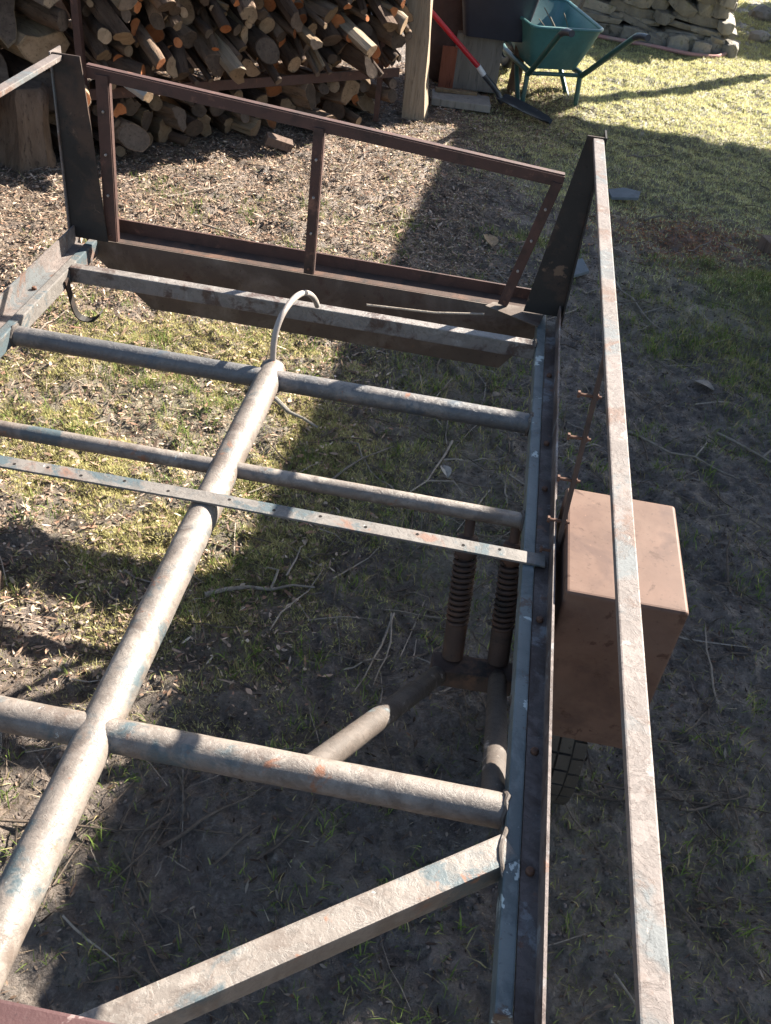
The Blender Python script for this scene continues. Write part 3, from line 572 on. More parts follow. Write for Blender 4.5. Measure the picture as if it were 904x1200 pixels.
    mb.add(vs, fs); fo = mb.build('box_fender', M['fender'], tr)
    bm = bmesh.new(); bm.from_mesh(fo.data); oz = root_loc(tr)
    ed = [e for e in bm.edges if all(v.co.z + oz.z > zb + 0.01 or True for v in e.verts) and any(abs(v.co.z - zt) < 1e-4 for v in e.verts)]
    bmesh.ops.bevel(bm, geom=ed, offset=0.007, segments=3, affect='EDGES', profile=0.5)
    bm.to_mesh(fo.data); bm.free()
    # upright strut with long bolts between sill and rail
    st = MB().bar(P(0.2360, 1.40, 0.60), P(0.2360, 1.50, 1.12), 0.007, 0.018, up=(0, 1, 0)).build('strut', M['rust_dark'], tr)
    for z in (0.985, 0.905, 0.822, 0.737, 0.672):
        y = 1.40 + (z - 0.60) / 0.52 * 0.10
        b = MB(); q = 0.2355; b.tube([P(q - 0.030, y, z), P(q - 0.0255, y, z)], 0.0065, 6); b.tube([P(q - 0.0256, y, z), P(q + 0.012, y, z)], 0.003, 8); b.tube([P(q + 0.0022, y, z), P(q + 0.0065, y, z)], 0.006, 6)
        b.build('long_bolt', M['bolt'], st)
wheel_station(1); wheel_station(-1)

# ------------------------------------------------------------------ wood shed and firewood
A2 = Vector((-2.38, 4.32, 0)); DU = Vector((0.6899, 0.7239, 0)); DN = Vector((0.7239, -0.6899, 0))   # along the front, out of the front
def PW(u, n, z): return A2 + DU * u + DN * n + Vector((0, 0, z))
shed = thing('wood_shed', 'open firewood shed with a square weathered corner post and iron rack', 'shed', (-0.57, 6.14, 0))
def post_mesh(cx_, cy_, w, h, rz, wob=0.006, lean=0.0):
    mb = MB(); rings = []
    for k in range(9):
        z = h * k / 8 - 0.03; c, s_ = math.cos(rz), math.sin(rz); ring = []; lx = lean * z
        for dx, dy in ((-1, -.9), (-.9, -1), (.9, -1), (1, -.9), (1, .9), (.9, 1), (-.9, 1), (-1, .9)):
            q = w / 2 + random.uniform(-wob, wob); ring.append((cx_ + lx + (dx * c - dy * s_) * q, cy_ + (dx * s_ + dy * c) * q, z))
        rings.append(ring)
    return mb.loft(rings)
post_mesh(-0.572, 6.165, 0.14, 2.0, 0.0, 0.008, -0.085).build('post', M['post'], shed)
q = PW(-1.4, 0.02, 0); post_mesh(q.x, q.y, 0.12, 2.0, 0.3).build('post', M['post'], shed)
for u in (-1.4, 0.5, 2.5):
    q = PW(u, -1.05, 0); post_mesh(q.x, q.y, 0.12, 2.25, 0.76).build('post', M['board_dark'], shed)
for k in range(13):
    z = 0.03 + k * 0.165; MB().bar(PW(-1.5, -1.13, z + 0.08), PW(2.6, -1.13, z + 0.08), 0.022, 0.155).build('plank', M['board_dark'], shed)
for k in range(26):      # left end boarding is open, roof boards above the stack
    u = -1.6 + k * 0.165; MB().bar(PW(u, 0.10, 2.02), PW(u, -1.3, 2.28), 0.155, 0.022).build('roof_board', M['board_dark'], shed)
for p0, p1, w in ((PW(0.45, 0.03, 0), PW(0.45, 0.03, 2.0), 0.035), (PW(2.28, 0.03, 0), PW(2.28, 0.03, 0.46), 0.03)):
    MB().bar(p0, p1, w, w, up=(0, 1, 0)).build('rack_upright', M['rust'], shed)
MB().bar(PW(0.45, 0.055, 0.325), PW(2.40, 0.055, 0.275), 0.012, 0.05).build('rack_bar', M['rust'], shed)
MB().bar(PW(0.45, -0.55, 0.325), PW(2.40, -0.55, 0.275), 0.03, 0.05).build('rack_bar', M['rust'], shed)
MB().bar(PW(2.45, 0.075, 0.78), PW(1.62, 0.09, 0.80), 0.01, 0.01).build('rack_wire', M['hose'], shed)

ORD = ['first', 'second', 'third', 'fourth', 'fifth', 'sixth', 'seventh', 'eighth', 'ninth', 'tenth', 'eleventh', 'twelfth', 'thirteenth', 'fourteenth', 'fifteenth', 'sixteenth', 'seventeenth', 'eighteenth', 'nineteenth', 'twentieth']
ORD += ['twenty-' + o for o in ORD[:9]] + ['thirtieth'] + ['thirty-' + o for o in ORD[:9]] + ['fortieth']
rl = random.Random(23)
def pack(u0, u1, floor, ztop, radii, maxn):
    pl = []
    def rest(u, r):
        z = floor(u) + r
        for a, b, q in pl:
            d = abs(a - u)
            if d < r + q: z = max(z, b + math.sqrt(max((r + q) ** 2 - d * d, 0)) * 0.985)
        return z
    fails = 0
    while len(pl) < maxn and fails < 60:
        r = radii(); best = min(((rest(u, r), u) for u in (rl.uniform(u0 + r, u1 - r) for _ in range(24))), key=lambda t: t[0])
        if best[0] + r > ztop: fails += 1; continue
        pl.append((best[1], best[0], r))
    return pl
def make_log(u, z, r, label, group, kind, endm, barkm, L, prot, tilt, yaw):
    """kind: round or split. Object origin at the log's middle, axis local +Z towards the front."""
    n = 14 if kind == 'round' else 11
    if kind == 'round': sec = [(math.cos(2 * PI * j / n) * r * rl.uniform(0.93, 1.05), math.sin(2 * PI * j / n) * r * rl.uniform(0.93, 1.05)) for j in range(n)]
    else:
        sec = []; w = rl.uniform(0.75, 1.15); a0, a1, a2 = (rl.uniform(0, 2 * PI) for _ in range(3))
        for j in range(n):
            a = 2 * PI * j / n; q = r * (0.9 + 0.22 * math.sin(2 * a + a1) + 0.16 * math.sin(3 * a + a2)) * rl.uniform(0.90, 1.08); x, y = math.cos(a) * q * w, math.sin(a) * q / w; sec.append((x * math.cos(a0) - y * math.sin(a0), x * math.sin(a0) + y * math.cos(a0)))
    mb = MB(); rings = []; bx_, by_ = rl.uniform(-0.25, 0.25) * r, rl.uniform(-0.25, 0.25) * r
    slant = rl.uniform(-0.5, 0.5); sl2 = rl.uniform(-0.6, 0.4)
    for k in range(7):
        t = k / 6; zz = -L / 2 + L * t; bow = 4 * t * (1 - t); sc_ = 1.06 - 0.1 * t
        rings.append([Vector((x * sc_ * rl.uniform(0.97, 1.03) + bx_ * bow, y * sc_ * rl.uniform(0.97, 1.03) + by_ * bow, zz + (x * slant + y * sl2 if k == 6 else 0))) for x, y in sec])
    mb.loft(rings); o = mb.build('firewood_log', barkm, local=True, smooth=(kind == 'round'), angle=50)
    last = rings[-1]; cen = sum(last, Vector()) / len(last)
    e = MB(); e.loft([[cen + (p - cen) * 0.93 + Vector((0, 0, -0.004)) for p in last], [cen + (p - cen) * 0.92 + Vector((0, 0, 0.0022)) for p in last]]); e.build('cut_end', endm, o, local=True)
    ax = (DN + DU * yaw + Vector((0, 0, tilt))).normalized(); rot = ax.to_track_quat('Z', 'Y'); rot = rot @ Vector((0, 0, 1)).rotation_difference(Vector((0, 0, 1)))
    o.rotation_euler = rot.to_euler(); o.location = PW(u, prot, z) - ax * (L / 2)
    return tag(o, label, 'firewood', group)
def do_pack(pl, where, group, sizes, prot_rng, tilt_rng, layer_h, orange=0.28):
    z0 = min(p[1] - p[2] for p in pl); lay = {}
    for p in pl: lay.setdefault(int((p[1] - z0) / layer_h), []).append(p)
    for li, ps in sorted(lay.items()):
        ps.sort(key=lambda p: -p[0])
        for i, (u, z, r) in enumerate(ps):
            kind = 'round' if rl.random() < (0.7 if r < 0.05 else 0.3) else 'split'
            q = rl.random(); em, ew = (M['end_orange'], 'orange') if q < orange else ((M['end_pale'], 'pale') if q < 0.55 else (M['end_grey'], 'grey'))
            bm_ = rl.choice((M['bark'], M['bark_dark'], M['bark_dark'])) if kind == 'round' else rl.choice((M['split'], M['bark'], M['bark_dark']))
            lab = f"{kind} log with {ew} end, {ORD[min(i, 39)]} from shed post, {ORD[li]} layer {where}"
            make_log(u, z, r, lab, group, kind, em, bm_, rl.uniform(0.34, 0.52), rl.uniform(*prot_rng) + (rl.uniform(0.05, 0.14) if rl.random() < 0.18 else 0), rl.uniform(*tilt_rng), rl.gauss(0, 0.24))
rad1 = lambda: rl.choice((0.016, 0.02, 0.024, 0.028, 0.032, 0.036, 0.042, 0.05, 0.062))
pk = pack(0.50, 2.44, lambda u: 0.35 - (u - 0.45) * 0.0256, 1.02, rad1, 215)
do_pack(pk, 'above the rack bar', 'firewood stacked on the rack', None, (-0.06, 0.16), (-0.75, -0.10), 0.085, 0.22)
rad2 = lambda: rl.choice((0.03, 0.04, 0.05, 0.06, 0.07))
pk = pack(0.52, 2.40, lambda u: 0.0, 0.275, rad2, 60)
do_pack(pk, 'under the rack bar', 'firewood under the rack', None, (-0.10, 0.07), (-0.06, 0.10), 0.1, 0.12)
rad3 = lambda: rl.choice((0.05, 0.07, 0.09, 0.11))
pk = pack(-0.9, 0.44, lambda u: 0.0, 1.0, rad3, 40)
do_pack(pk, 'left of rack upright', 'thick firewood left of the rack', None, (-0.16, -0.02), (-0.12, 0.05), 0.15, 0.25)

# big pieces standing at the left end of the pile
def lump(name, base, pts_r, mat, label, cat, rz=0, n=14, seed=0, lean=(0, 0), cap_mat=None):
    rr = random.Random(seed); mb = MB(); rings = []
    jit = [rr.uniform(0.8, 1.15) for _ in range(n)]
    for z, rx, ry in pts_r:
        rings.append([Vector((math.cos(2 * PI * j / n) * rx * jit[j] * rr.uniform(0.96, 1.04) + lean[0] * z, math.sin(2 * PI * j / n) * ry * jit[j] * rr.uniform(0.96, 1.04) + lean[1] * z, z)) for j in range(n)])
    mb.loft(rings); o = mb.build(name, mat, local=True, smooth=True, angle=45); o.location = base; o.rotation_euler = (0, 0, rz)
    if cap_mat:
        top = rings[-1]; c = sum(top, Vector()) / n
        e = MB(); e.loft([[c + (p - c) * 0.95 - Vector((0, 0, 0.004)) for p in top], [c + (p - c) * 0.94 + Vector((0, 0, 0.003)) for p in top]]); e.build('cut_end', cap_mat, o, local=True)
    return tag(o, label, cat)
lump('tree_stump', (-2.30, 4.47, 0), [(-.02, .15, .12), (.06, .13, .105), (.2, .12, .10), (.33, .13, .10), (.36, .10, .085)], M['bark'], 'thick grey barkless stump standing left of the iron trailer post', 'stump', 0.4, seed=3, lean=(0.05, 0.1), cap_mat=M['end_grey'])
b = MB(); b.box((-0.045, -0.012, -0.02), (0.075, 0.012, 0.36)); o = b.build('board', M['red_board'], bevel=0.003, local=True); o.location = (-2.14, 4.66, 0); o.rotation_euler = (0.06, 0, 0.5); tag(o, 'upright dark red board beside the grey stump', 'board')
make_log(0.36, 0.36, 0.042, 'short pale stub with orange end jutting out left of the black trailer post', 'thick firewood left of the rack', 'round', M['end_orange'], M['split'], 0.34, 0.22, 0.05, -0.35)
make_log(0.66, 0.37, 0.036, 'whitish split stick jutting out right of the black trailer post', 'firewood stacked on the rack', 'split', M['end_pale'], M['board'], 0.40, 0.30, -0.12, 0.10)
make_log(2.02, 0.47, 0.045, 'long squared olive grey beam end jutting from the stack near the post', 'firewood stacked on the rack', 'split', M['end_pale'], M['post'], 0.62, 0.26, -0.30, 0.05)
make_log(1.20, 0.40, 0.05, 'broad flat olive slab jutting steeply from the middle of the stack', 'firewood stacked on the rack', 'split', M['end_pale'], M['post'], 0.5, 0.22, -0.45, 0.05)
make_log(2.33, 0.55, 0.055, 'stout pale log with round end beside the shed post top', 'firewood stacked on the rack', 'round', M['end_pale'], M['post'], 0.5, 0.14, -0.25, 0.15)
make_log(1.80, 0.08, 0.06, 'short thick log with pale end lying on ground under the rack', 'firewood under the rack', 'round', M['end_pale'], M['bark'], 0.36, 0.20, -0.05, 0.1)

# ------------------------------------------------------------------ things right of the post
o = MB().box((-0.155, -0.05, 0), (0.155, 0.05, 0.35)).build('wooden_block', M['board'], bevel=0.008, local=True); o.location = (-0.27, 6.93, 0); o.rotation_euler = (-0.03, 0, 0.12)
tag(o, 'upright weathered grey wooden block under the black tub', 'wooden block')
# black tub
t = thing('plastic_tub', 'large black plastic tub resting on the upright wooden block', 'tub', (-0.195, 6.97, 0.353), 0.10)
def frustum(z0, a0, b0, z1, a1, b1, n=5, rc=0.05):
    def ring(z, a, b, r):
        out = []
        for cx_, cy_, s0 in ((a - r, b - r, 0), (-a + r, b - r, 1), (-a + r, -b + r, 2), (a - r, -b + r, 3)):
            for k in range(n): an = PI / 2 * (s0 + k / (n - 1)); out.append((cx_ + r * math.cos(an), cy_ + r * math.sin(an), z))
        return out
    return ring(z0, a0, b0, rc), ring(z1, a1, b1, rc)
r0, r1 = frustum(0, 0.20, 0.16, 0.40, 0.275, 0.225); i0, i1 = frustum(0.012, 0.19, 0.15, 0.40, 0.265, 0.215)
MB().loft([[Vector(p) * 0.96 for p in r0], r0, r1, i1, i0]).build('body', M['black_plastic'], t, smooth=True, local=True, angle=50)
r0, r1 = frustum(0.375, 0.285, 0.235, 0.405, 0.292, 0.242); i0, i1 = frustum(0.375, 0.271, 0.221, 0.405, 0.272, 0.222)
mb = MB(); n = len(r0); mb.add(r0 + r1 + i1 + i0, [(a * n + j, a * n + (j + 1) % n, ((a + 1) % 4) * n + (j + 1) % n, ((a + 1) % 4) * n + j) for a in range(4) for j in range(n)]); mb.build('rim', M['black_plastic'], t, smooth=True, local=True, angle=50)
# brown barrel
t = thing('barrel', 'dull brown barrel standing behind the shed post', 'barrel', (-0.47, 7.12, 0))
prof = [(0, .15), (.01, .17), (.22, .185), (.24, .192), (.26, .185), (.50, .185), (.52, .192), (.54, .185), (.76, .17), (.78, .16)]
MB().loft([[(math.cos(2 * PI * k / 32) * r, math.sin(2 * PI * k / 32) * r, z) for k in range(32)] for z, r in prof]).build('body', M['brown_plastic'], t, smooth=True, local=True, angle=60)
MB().tube([(0.19 * math.cos(2 * PI * k / 32), 0.19 * math.sin(2 * PI * k / 32), 0.77) for k in range(33)], 0.012, 8).build('rim', M['brown_plastic'], t, smooth=True, local=True)
b = MB(); b.box((-0.05, -0.01, 0), (0.05, 0.012, 0.26)); o = b.build('board', M['red_board'], bevel=0.002, local=True); o.location = (-0.455, 6.86, 0); o.rotation_euler = (-0.05, 0, 0.1); tag(o, 'short red brown board leaning between barrel and wooden block', 'board')
# slim bark pole between block and barrow
o = MB().tube([(0.0, 7.02, -0.02), (0.005, 7.02, 0.15), (0.0, 7.03, 0.33)], [0.045, 0.040, 0.036], 12).build('bark_pole', M['bark'], smooth=True); tag(o, 'short bark covered stake between the block and the barrow', 'stake')
# plank lying in front
o = MB().box((-0.21, -0.10, 0.0), (0.17, 0.10, 0.045)).build('plank', M['board'], bevel=0.005, local=True); o.location = (-0.30, 6.50, 0.012); o.rotation_euler = (0.02, 0.02, 0.12); tag(o, 'short thick plank lying on the ground in front of the upright block', 'plank')
o = MB().box((-0.14, -0.02, 0.0), (0.14, 0.02, 0.02)).build('wood_strip', M['split'], bevel=0.003, local=True); o.location = (-0.36, 6.56, 0.06); o.rotation_euler = (0, 0.05, 0.3); tag(o, 'narrow wood strip lying on the short plank', 'wood strip')
# spade
t = thing('spade', 'spade with a red shaft leaning against the shed post', 'spade', (-0.06, 6.62, 0))
hd = [(-0.66, 6.46, 0.60), (-0.245, 6.585, 0.235)]
MB().tube([Vector(hd[0]).lerp(Vector(hd[1]), k) for k in (-0.35, 0, 1)], 0.0165, 14).build('shaft', M['red_paint'], t, smooth=True)
MB().tube([(-0.245, 6.585, 0.235), (-0.20, 6.60, 0.185)], [0.018, 0.0185], 14).build('ferrule', M['spade_grey'], t, smooth=True)
MB().tube(smooth_path([(-0.20, 6.60, 0.185), (-0.14, 6.62, 0.13), (-0.09, 6.63, 0.08), (-0.07, 6.63, 0.045), (-0.05, 6.62, 0.03)]), 0.018, 12).build('neck', M['spade_metal'], t, smooth=True)
bl = MB(); rows = []
for k, (s, w) in enumerate(((0, .05), (.03, .07), (.12, .075), (.22, .07), (.30, .055), (.35, .02))):
    c = Vector((-0.075, 6.63, 0.055)).lerp(Vector((0.27, 6.36, 0.018)), s / .35); sd = Vector((0.62, 0.78, 0)); rows.append([c - sd * w + Vector((0, 0, .018)), c - sd * w * .5 + Vector((0, 0, .004)), c, c + sd * w * .5 + Vector((0, 0, .004)), c + sd * w + Vector((0, 0, .018))])
vs = [p for r in rows for p in r] + [p - Vector((0, 0, .004)) for r in rows for p in r]; fs = []
for i in range(5):
    for j in range(4): a = i * 5 + j; fs += [(a, a + 1, a + 6, a + 5), (30 + a + 5, 30 + a + 6, 30 + a + 1, 30 + a)]
for i in range(5): fs += [(i * 5, i * 5 + 5, 35 + i * 5, 30 + i * 5), (i * 5 + 4, 34 + i * 5, 39 + i * 5, i * 5 + 9)]
for j in range(4): fs += [(j, 30 + j, 31 + j, j + 1), (25 + j, 26 + j, 56 + j, 55 + j)]
bl.add(vs, fs); bl.build('blade', M['spade_metal'], t, smooth=True)

# wheelbarrow: local x to the right, y forward (to the wheel)
wb = thing('wheelbarrow', 'dark teal garden wheelbarrow standing beside the black tub', 'wheelbarrow', (0.285, 6.70, 0), math.radians(21.7))
def tray_ring(z, hw0, hw1, y0, y1, r=0.06, n=5):
    out = []
    for cx_, cy_, s0 in ((hw1 - r, y1 - r, 0), (-hw1 + r, y1 - r, 1), (-hw0 + r, y0 + r, 2), (hw0 - r, y0 + r, 3)):
        for k in range(n): an = PI / 2 * (s0 + k / (n - 1)); out.append(Vector((cx_ + r * math.cos(an), cy_ + r * math.sin(an), z)))
    return out
rA, rB, rC = tray_ring(0.235, 0.165, 0.15, 0.10, 0.52), tray_ring(0.36, 0.205, 0.21, 0.05, 0.64), tray_ring(0.50, 0.245, 0.27, 0.0, 0.76)
for r_ in (rC,):
    for p in r_: p.z += 0.02 * max(0, p.y / 0.95)
inn = [[p + Vector((0, 0, 0.006)) if i == 0 else p for p in rr] for i, rr in enumerate(([p + (Vector((0, 0.4, p.z)) - p) * 0.03 for p in rA], [p + (Vector((0, 0.4, p.z)) - p) * 0.02 for p in rB], [p + (Vector((0, 0.45, p.z)) - p) * 0.018 for p in rC]))]
tray = MB().loft([rA, rB, rC, inn[2], inn[1], inn[0]]).build('tray', M['teal'], wb, smooth=True, local=True, angle=50)
MB().tube(rC + [rC[0]], 0.011, 8).build('rim', M['teal'], tray, smooth=True, local=True)
for s in (-1, 1):
    hp = [(s * 0.06, 0.98, 0.17), (s * 0.17, 0.60, 0.215), (s * 0.185, 0.12, 0.218), (s * 0.19, 0.04, 0.235), (s * 0.235, -0.40, 0.555), (s * 0.24, -0.47, 0.585)]
    MB().tube(smooth_path(hp, 6), 0.018, 12).build('handle', M['barrow_tube'], wb, smooth=True, local=True)
    MB().tube(smooth_path([(s * 0.237, -0.43, 0.572), (s * 0.24, -0.50, 0.596), (s * 0.24, -0.58, 0.607)], 4), 0.0195, 12).build('grip', M['black_plastic'], wb, smooth=True, local=True)
    lp = [(s * 0.185, 0.10, 0.215), (s * 0.19, 0.085, 0.06), (s * 0.19, 0.10, 0.02), (s * 0.185, 0.16, 0.008), (s * 0.18, 0.21, 0.03), (s * 0.155, 0.42, 0.21)]
    MB().tube(smooth_path(lp, 6), 0.0165, 12).build('leg', M['barrow_tube'], wb, smooth=True, local=True)
MB().tube([(-0.185, 0.10, 0.205), (0.185, 0.10, 0.205)], 0.013, 10).build('cross_brace', M['barrow_tube'], wb, smooth=True, local=True)
mb = MB(); prof = [(-.035, .11), (-.045, .14), (-.04, .165), (-.02, .18), (.02, .18), (.04, .165), (.045, .14), (.035, .11)]; n = len(prof)
rings = [[(q, 0.98 + math.cos(2 * PI * k / 32) * r, 0.185 + math.sin(2 * PI * k / 32) * r) for q, r in prof] for k in range(32)]
mb.add([v for r in rings for v in r], [(i * n + j, i * n + (j + 1) % n, ((i + 1) % 32) * n + (j + 1) % n, ((i + 1) % 32) * n + j) for i in range(32) for j in range(n)])
wh = mb.build('wheel', M['black_plastic'], wb, smooth=True, local=True)
MB().tube([(-0.07, 0.98, 0.185), (-.03, .98, .185), (-.028, .98, .185), (.028, .98, .185), (.03, .98, .185), (0.07, 0.98, 0.185)], [.012, .012, .105, .105, .012, .012], 20).build('rim', M['barrow_tube'], wh, smooth=True, local=True)
for k in range(5):     # dry stalks left in the tray
    a = random.uniform(0, 2 * PI); x, y = random.uniform(-.12, .12), random.uniform(.3, .7)
    o = MB().tube(smooth_path([(x + .285, y + 6.6, .29), (x + .285 + .06 * math.cos(a), y + 6.6 + .06 * math.sin(a), .40), (x + .285 + .14 * math.cos(a), y + 6.6 + .14 * math.sin(a), .45 + .05 * random.random())], 4), 0.004, 6).build('dry_stalk', M['twig'], smooth=True)
    tag(o, ['longest','highest curling','leftmost','rightmost','lowest'][k] + ' pale dry stalk inside the teal wheelbarrow tray', 'stalk', 'dry stalks in the wheelbarrow')
# stick leaning behind the barrow
o = MB().tube([(0.36, 8.85, 0.0), (0.45, 8.95, 0.30), (0.52, 9.02, 0.60)], [.018, .017, .015], 10).build('leaning_stick', M['twig'], smooth=True); tag(o, 'straight pale stick leaning on the stone wall behind the barrow', 'stick')

# ------------------------------------------------------------------ dry stone wall
wall = thing('stone_wall', 'low dry stone wall of flat grey slabs at the lawn edge', 'wall', (0.6, 9.25, 0))
rs = random.Random(5)
def stone(c, sx, sy, sz, ang, tilt):
    bm = bmesh.new(); pts = []
    for qx in (-.5, -.17, .17, .5):
        for qy in (-.5, .5):
            for qz in (-.5, .5):
                k = .82 if abs(qx) > .3 else 1.0
                pts.append(bm.verts.new((sx * (qx + rs.uniform(-.07, .07)), sy * k * (qy + rs.uniform(-.10, .06) * (1 if qy > 0 else -1)), sz * (qz * k + rs.uniform(-.16, .13)))))
    h = bmesh.ops.convex_hull(bm, input=pts); bmesh.ops.delete(bm, geom=[v for v in bm.verts if not v.link_faces], context='VERTS')
    bmesh.ops.bevel(bm, geom=list(bm.edges), offset=min(sx, sz) * rs.uniform(.03, .06), segments=1, affect='EDGES', profile=0.5)
    me = bpy.data.meshes.new('stone'); bm.to_mesh(me); bm.free(); me.materials.append(M['stone'])
    o = bpy.data.objects.new('stone', me); COL.objects.link(o); o.parent = wall; o.location = Vector(c) - Vector(wall.location); o.rotation_euler = (rs.gauss(0, .07), tilt, ang)
z = -0.03; row = 0
while z < 0.44:
    h = rs.choice((0.045, 0.06, 0.08, 0.10)) if z > 0 else 0.13
    x = -1.4 + rs.uniform(-.15, 0); xe = 1.70 - 0.06 * row * 0.4
    while x < xe:
        w = rs.choice((0.16, 0.24, 0.32, 0.42, 0.52)); w = min(w, max(xe - x, 0.13))
        yb = 9.13 - 0.10 * (x - 0.6) + 0.10 * z
        stone((x + w / 2, yb + 0.14 + rs.uniform(-.025, .025), z + h / 2), w * 1.02, 0.30 + rs.uniform(-.05, .05), h * 1.02, -0.10 + rs.gauss(0, .05), rs.gauss(0.13, .09)); x += w * 0.93
    # return end running back from the corner
    y = 9.30
    while y < 11.2:
        w = rs.uniform(.18, .4); stone((1.62 - .05 * z + rs.uniform(-.03, .02), y + w / 2, z + h / 2), 0.26, w * .98, h, rs.gauss(0, .06), rs.gauss(0, .05)); y += w
    z += h * 0.97; row += 1
for k in range(7): stone((-1.2 + k * 0.42 + rs.uniform(-.05, .05), 9.30 - 0.04 * k, z + 0.05), 0.40, 0.34, 0.09, rs.gauss(-.1, .12), rs.gauss(.05, .05))
for x, y, s_ in ((1.50, 9.02, .11), (1.30, 9.05, .13), (1.10, 9.06, .10), (1.66, 9.10, .10)): stone((x, y, s_ * .35), s_ * 1.3, s_, s_, rs.uniform(0, 3), rs.gauss(0, .2))
# soil core behind so that no light comes through
MB().box((-1.4, 9.36, -0.05), (1.52, 11.1, 0.40)).build('soil_core', M['board_dark'], wall)
o = MB().tube(smooth_path([(0.2, 9.06, .02), (0.6, 9.0, .02), (0.9, 8.96, .018), (1.18, 8.90, .02), (1.4, 8.85, .018), (1.60, 8.88, .02), (1.70, 9.0, .03)], 6), 0.016, 8).build('garden_hose', M['pink_hose'], smooth=True); tag(o, 'faded pink garden hose lying along the foot of the wall', 'hose')
for (x, y, s_, lb) in ((2.12, 9.9, .10, 'low grey stone lying beside the dark soil bed'), (2.30, 10.9, .14, 'dark stone at the far edge of the soil bed')):
    bm = bmesh.new(); bmesh.ops.create_icosphere(bm, subdivisions=2, radius=s_)
    for v in bm.verts: v.co = v.co * rs.uniform(.88, 1.1); v.co.z *= .6
    me = bpy.data.meshes.new('boulder'); bm.to_mesh(me); bm.free(); me.materials.append(M['stone']); o = bpy.data.objects.new('boulder', me); COL.objects.link(o); o.location = (x, y, s_ * .25); tag(o, lb, 'stone')

# ------------------------------------------------------------------ single pieces on the ground
o = MB().prism([(-.09, -.05, 0), (.06, -.06, 0), (.10, .02, 0), (.02, .07, 0), (-.08, .05, 0)], (0, 0, .015)).build('tile_shard', M['tile'], bevel=.002, local=True); o.location = (0.70, 5.30, .012); o.rotation_euler = (.06, -.05, .3); tag(o, 'grey tile shard lying right of the rail near the lawn', 'tile shard')
o = MB().prism([(-.07, -.05, 0), (.05, -.05, 0), (.08, .05, 0), (-.05, .05, 0)], (0, 0, .015)).build('tile_shard', M['tile'], bevel=.002, local=True); o.location = (0.42, 4.20, .02); o.rotation_euler = (.1, -.15, .6); tag(o, 'blue grey tile shard beside the foot of the right post', 'tile shard')
o = MB().box((-.10, -.05, 0), (.10, .05, .07)).build('brick', M['board_dark'], bevel=.004, local=True); o.location = (1.47, 4.86, 0.0); o.rotation_euler = (0, .03, .3); tag(o, 'dark brown brick at the right edge of the grass', 'brick')
o = MB().box((-.045, -.018, 0), (.045, .018, .025)).build('brick_piece', M['brick'], bevel=.004, local=True); o.location = (-0.88, 3.62, .01); o.rotation_euler = (.1, .05, -.25); tag(o, 'orange red brick fragment behind the headboard bottom rail', 'brick')
o = MB().box((-.075, -.03, 0), (.075, .03, .05)).build('wood_offcut', M['board_dark'], bevel=.004, local=True); o.location = (-1.22, 5.22, .01); o.rotation_euler = (.2, .3, .4); tag(o, 'dark wood offcut lying at the foot of the woodpile', 'offcut')
sticks = [((-0.90, 1.02), (-0.30, 1.10), .004, 'twig_dark', 'dark bent twig on the mud right of the spine tube'),
          ((-0.58, 1.79), (-0.30, 1.90), .008, 'twig', 'stiff pale stick on the mud below the drilled flat bar'),
          ((-0.55, 3.62), (-0.26, 3.86), .010, 'twig', 'thick pale curved stick behind the middle headboard upright'),
          ((-0.40, 2.32), (-0.18, 2.62), .006, 'twig', 'pale crooked twig between the two far cross tubes'),
          ((-0.74, 2.84), (-0.447, 2.628), .013, 'board', 'pale straight stick poking out below the end of the spine'),
          ((0.02, 2.70), (-0.12, 2.28), .005, 'twig', 'long grey twig in the shade between the far tubes'),
          ((0.52, 1.52), (0.68, 1.56), .006, 'twig_dark', 'forked dark branch lying right of the side rail'),
          ((0.44, 1.36), (0.90, 1.42), .004, 'twig_dark', 'long straight dark twig beyond the tyre at right'),
          ((0.46, 1.40), (0.84, 1.44), .003, 'twig_dark', 'thin dark twig lying beside the long straight one'),
          ((0.66, 1.36), (0.83, 1.44), .004, 'twig_dark', 'short twig on the mud right of the rail'),
          ((0.62, 2.95), (1.00, 2.78), .006, 'twig', 'curved grey stick on the mud far right of the fender'),
          ((0.95, 3.05), (1.20, 2.85), .007, 'twig', 'looped root like stick at the right edge of the mud'),
          ((0.60, 4.20), (0.82, 3.75), .005, 'twig', 'long thin grey stick right of the corner post'),
          ((0.80, 5.05), (0.95, 5.18), .007, 'twig', 'short crooked grey stick above the reddish patch'),
          ((0.74, 6.0), (0.98, 6.12), .008, 'twig', 'pale twig on the shaded grass right of the post top'),
          ((-0.441, 1.04), (-0.268, 1.216), .005, 'twig_dark', 'slanting dark twig between spine tube and diagonal beam'),
          ((0.35, 1.32), (0.52, 1.40), .003, 'twig_dark', 'thin twig just in front of the tyre'),
          ((-1.30, 4.10), (-0.98, 4.02), .006, 'twig', 'long pale twig on the litter behind the headboard'),
          ((-1.55, 4.35), (-1.30, 4.62), .006, 'twig', 'slanting pale twig on the litter near the woodpile'),
          ((-0.62, 4.42), (-0.30, 4.60), .006, 'twig', 'pale twig on the sunlit litter right of the middle upright')]
